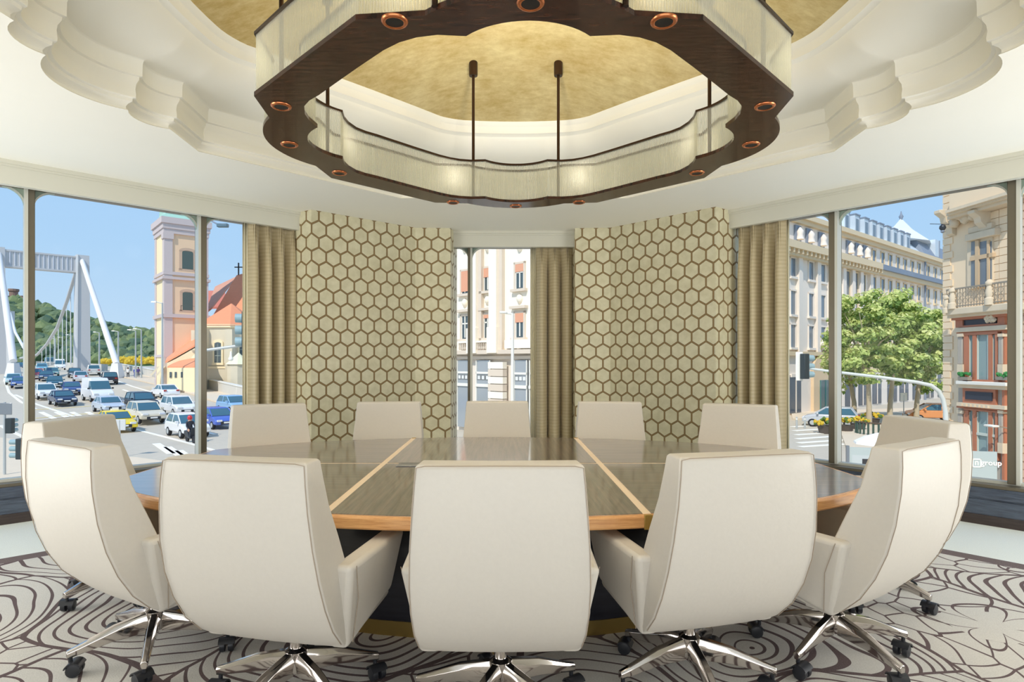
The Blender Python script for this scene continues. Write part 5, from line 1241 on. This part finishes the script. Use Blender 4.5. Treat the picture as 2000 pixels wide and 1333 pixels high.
for px, py, lb in ((1612, 848, 'yellow flower planter just left of the mullion, at the crossing'), (1652, 846, 'yellow flower planter right of the mullion, nearest the road'), (1676, 842, 'yellow flower planter in the middle of the group by the tree'), (1704, 832, 'yellow flower planter furthest back by the tree trunk')):
    q = ground_at(px, py); o = empty('flower_planter', q, 0, lb, 'planter', 'planters of yellow flowers')
    m = MB(); m.lathe([(.4, 0), (.52, .5), (.55, .55)], 12); m.obj('pot', POT, o, smooth=40)
    m = MB(); m2 = MB(); r = random.Random(px)
    for i in range(46):
        t = r.uniform(0, 2*PI); rr = .75*math.sqrt(r.random()); blob(m if i % 3 else m2, (rr*math.cos(t), rr*math.sin(t), .6+.4*(1-rr)+r.uniform(0, .12)), r.uniform(.08, .14), 0, .3)
    tag(m.obj('blossom', FLY, o), kind='stuff'); tag(m2.obj('foliage', FLG, o), kind='stuff')
for px, lb in ((1556, 'left of two short grey bollards at the crossing'), (1572, 'right of two short grey bollards at the crossing')):
    q = ground_at(px, 838); o = empty('bollard', q, 0, lb, 'bollard', 'bollards at the crossing'); m = MB(); m.lathe([(.07, 0), (.07, .85), (.05, .92)], 10); m.obj('post', POLE, o, smooth=40); m = MB(); m.lathe([(.075, .7), (.075, .78)], 10); m.obj('band', WHITEP, o)
car('hatch', (196, 200, 204), 1622, 834, 2.6, 'silver car waiting just left of the mullion at the right window')
car('hatch', (226, 150, 92), 1820, 824, 2.9, 'orange car parked beyond the trees near the corner house')
q = ground_at(1765, 824); SG = empty('street_sign', q, 0, 'small white square sign on a post under the trees', 'sign'); m = MB(); m.tube([(0, 0, 0), (0, 0, 2.3)], .04, 6); m.obj('post', POLE, SG)
m = MB(); m.box(-.3, .3, -.03, .01, 1.8, 2.5); m.obj('sign_plate', WHITEP, SG, bevel=.02)
# traffic signals
SIGB = mat('signal_black', (46, 56, 58), .5); HOOD = mat('signal_hood', (150, 176, 180), .4)
def signal_head(par, c, w, h, turn, dirs=1):          # black housing with three hooded lenses
    M = Matrix.Translation(c) @ Matrix.Rotation(turn, 4, 'Z')
    m = MB(); m.box(-w/2, w/2, -.1, .12, -h/2, h/2, M=M); hd = m.obj('signal_housing', SIGB, par, bevel=.02)
    for k in (-1, 0, 1):
        T = M @ Matrix.Translation((0, -.1, k*h/3.1)) @ Matrix.Rotation(PI/2, 4, 'X'); m = MB(); r = h*.125
        m.lathe([(r, 0), (r*.96, .26), (r*.9, .26), (r*.9, .04), (.01, .03)], 12, M=T, cap=False); m.obj('lens_hood', HOOD, hd, smooth=40)
    return hd
dM = 23; q = P(1848, 800, dM); MA = empty('traffic_signal', (q.x, q.y, GZ), 0, 'traffic signal hung on a long curved pale mast in front of the trees', 'traffic signal')
m = MB(); pts = [P(px, py, dd)-MA.location for px, py, dd in ((1578, 720, 23), (1640, 728, 23), (1720, 737.5, 23), (1790, 747, 23), (1818, 753, 23), (1833, 764, 23), (1842, 780, 23), (1847, 805, 23), (1848, 830, 23))]; pts.append(Vector((pts[-1].x, pts[-1].y, 0)))
m.tube(pts, [.04, .055, .06, .07, .075, .08, .08, .085, .09, .1], 10); m.obj('mast_arm', mat('pale_mast', (214, 218, 212), .4), MA, smooth=60)
signal_head(MA, P(1572, 716, 23)-MA.location, .26, .96, PI/2+.25)
m = MB(); c = P(1562, 716, 23.15)-MA.location; m.box(c.x-.15, c.x+.12, c.y-.02, c.y+.02, c.z-.55, c.z+.55); m.obj('backing_plate', WHITEP, MA, bevel=.02)
q = P(9, 925, 27); q.z = GZ; S2 = empty('traffic_signal', q, 0, 'traffic signal on a thin pole at the lower left edge with a grey sign box', 'traffic signal')
h = P(9, 786, 27).z-GZ; m = MB(); m.tube([(0, 0, 0), (0, 0, h)], .055, 8); m.obj('pole', POLE, S2)
signal_head(S2, P(20, 832, 27)-q, .28, .68, PI)
m = MB(); c = P(11, 799, 27)-q; m.box(c.x-.34, c.x+.32, c.y-.06, c.y-.03, c.z-.26, c.z+.26); m.obj('sign_box', STEELG, S2, bevel=.02)
q = P(48, 960, 21); q.z = GZ; S3 = empty('traffic_signal', q, 0, 'traffic signal head with grey hoods just left of the left end chair', 'traffic signal')
h = P(48, 855, 21).z-GZ; m = MB(); m.tube([(0, 0, 0), (0, 0, h)], .055, 8); m.obj('pole', POLE, S3); signal_head(S3, P(41, 877, 21)-q, .26, .72, -PI/2)
q = P(392, 900, 25); q.z = GZ; S4 = empty('street_mast', q, 0, 'tall mast behind the mullion carrying a street lamp, signals and a round camera', 'street mast')
h = P(392, 430, 25).z-GZ; m = MB(); m.tube([(0, 0, 0), (0, 0, h)], [.11, .07], 8); m.obj('pole', POLE, S4, smooth=60)
c0, c1 = P(392, 420, 25)-q, P(428, 440, 24.6)-q; m = MB(); m.tube([c0, c1], .035, 6); m.obj('lamp_arm', SLATE, S4)
m = MB(); c = P(436, 441, 24.6)-q; m.box(c.x-.24, c.x+.2, c.y-.1, c.y+.1, c.z-.07, c.z+.08); m.obj('lamp_head', mat('blue_grey_lamp', (92, 116, 128), .4), S4, bevel=.03)
m = MB(); m.tube([P(392, 686, 25)-q, P(480, 674, 25)-q], .06, 8); m.obj('signal_arm', POLE, S4)
signal_head(S4, P(478, 645, 25)-q, .34, 1.5, -PI/2+.3)
m = MB(); c = P(451, 701, 25)-q; m.lathe([(.02, -.1), (.09, -.06), (.1, .02), (.05, .08), (.03, .3)], 12, c); m.obj('camera_dome', WHITEP, S4, smooth=60)
q = ground_at(234, 893); SG2 = empty('street_sign', q, 0, 'grey back of a small traffic sign on a post below the yellow taxi', 'sign'); m = MB(); m.tube([(0, 0, 0), (0, 0, 2.0)], .04, 6); m.obj('post', POLE, SG2)
m = MB(); m.box(-.32, .32, -.02, .02, 1.45, 2.05); m.obj('sign_plate', mat('sign_back', (206, 208, 208), .4), SG2, bevel=.02)
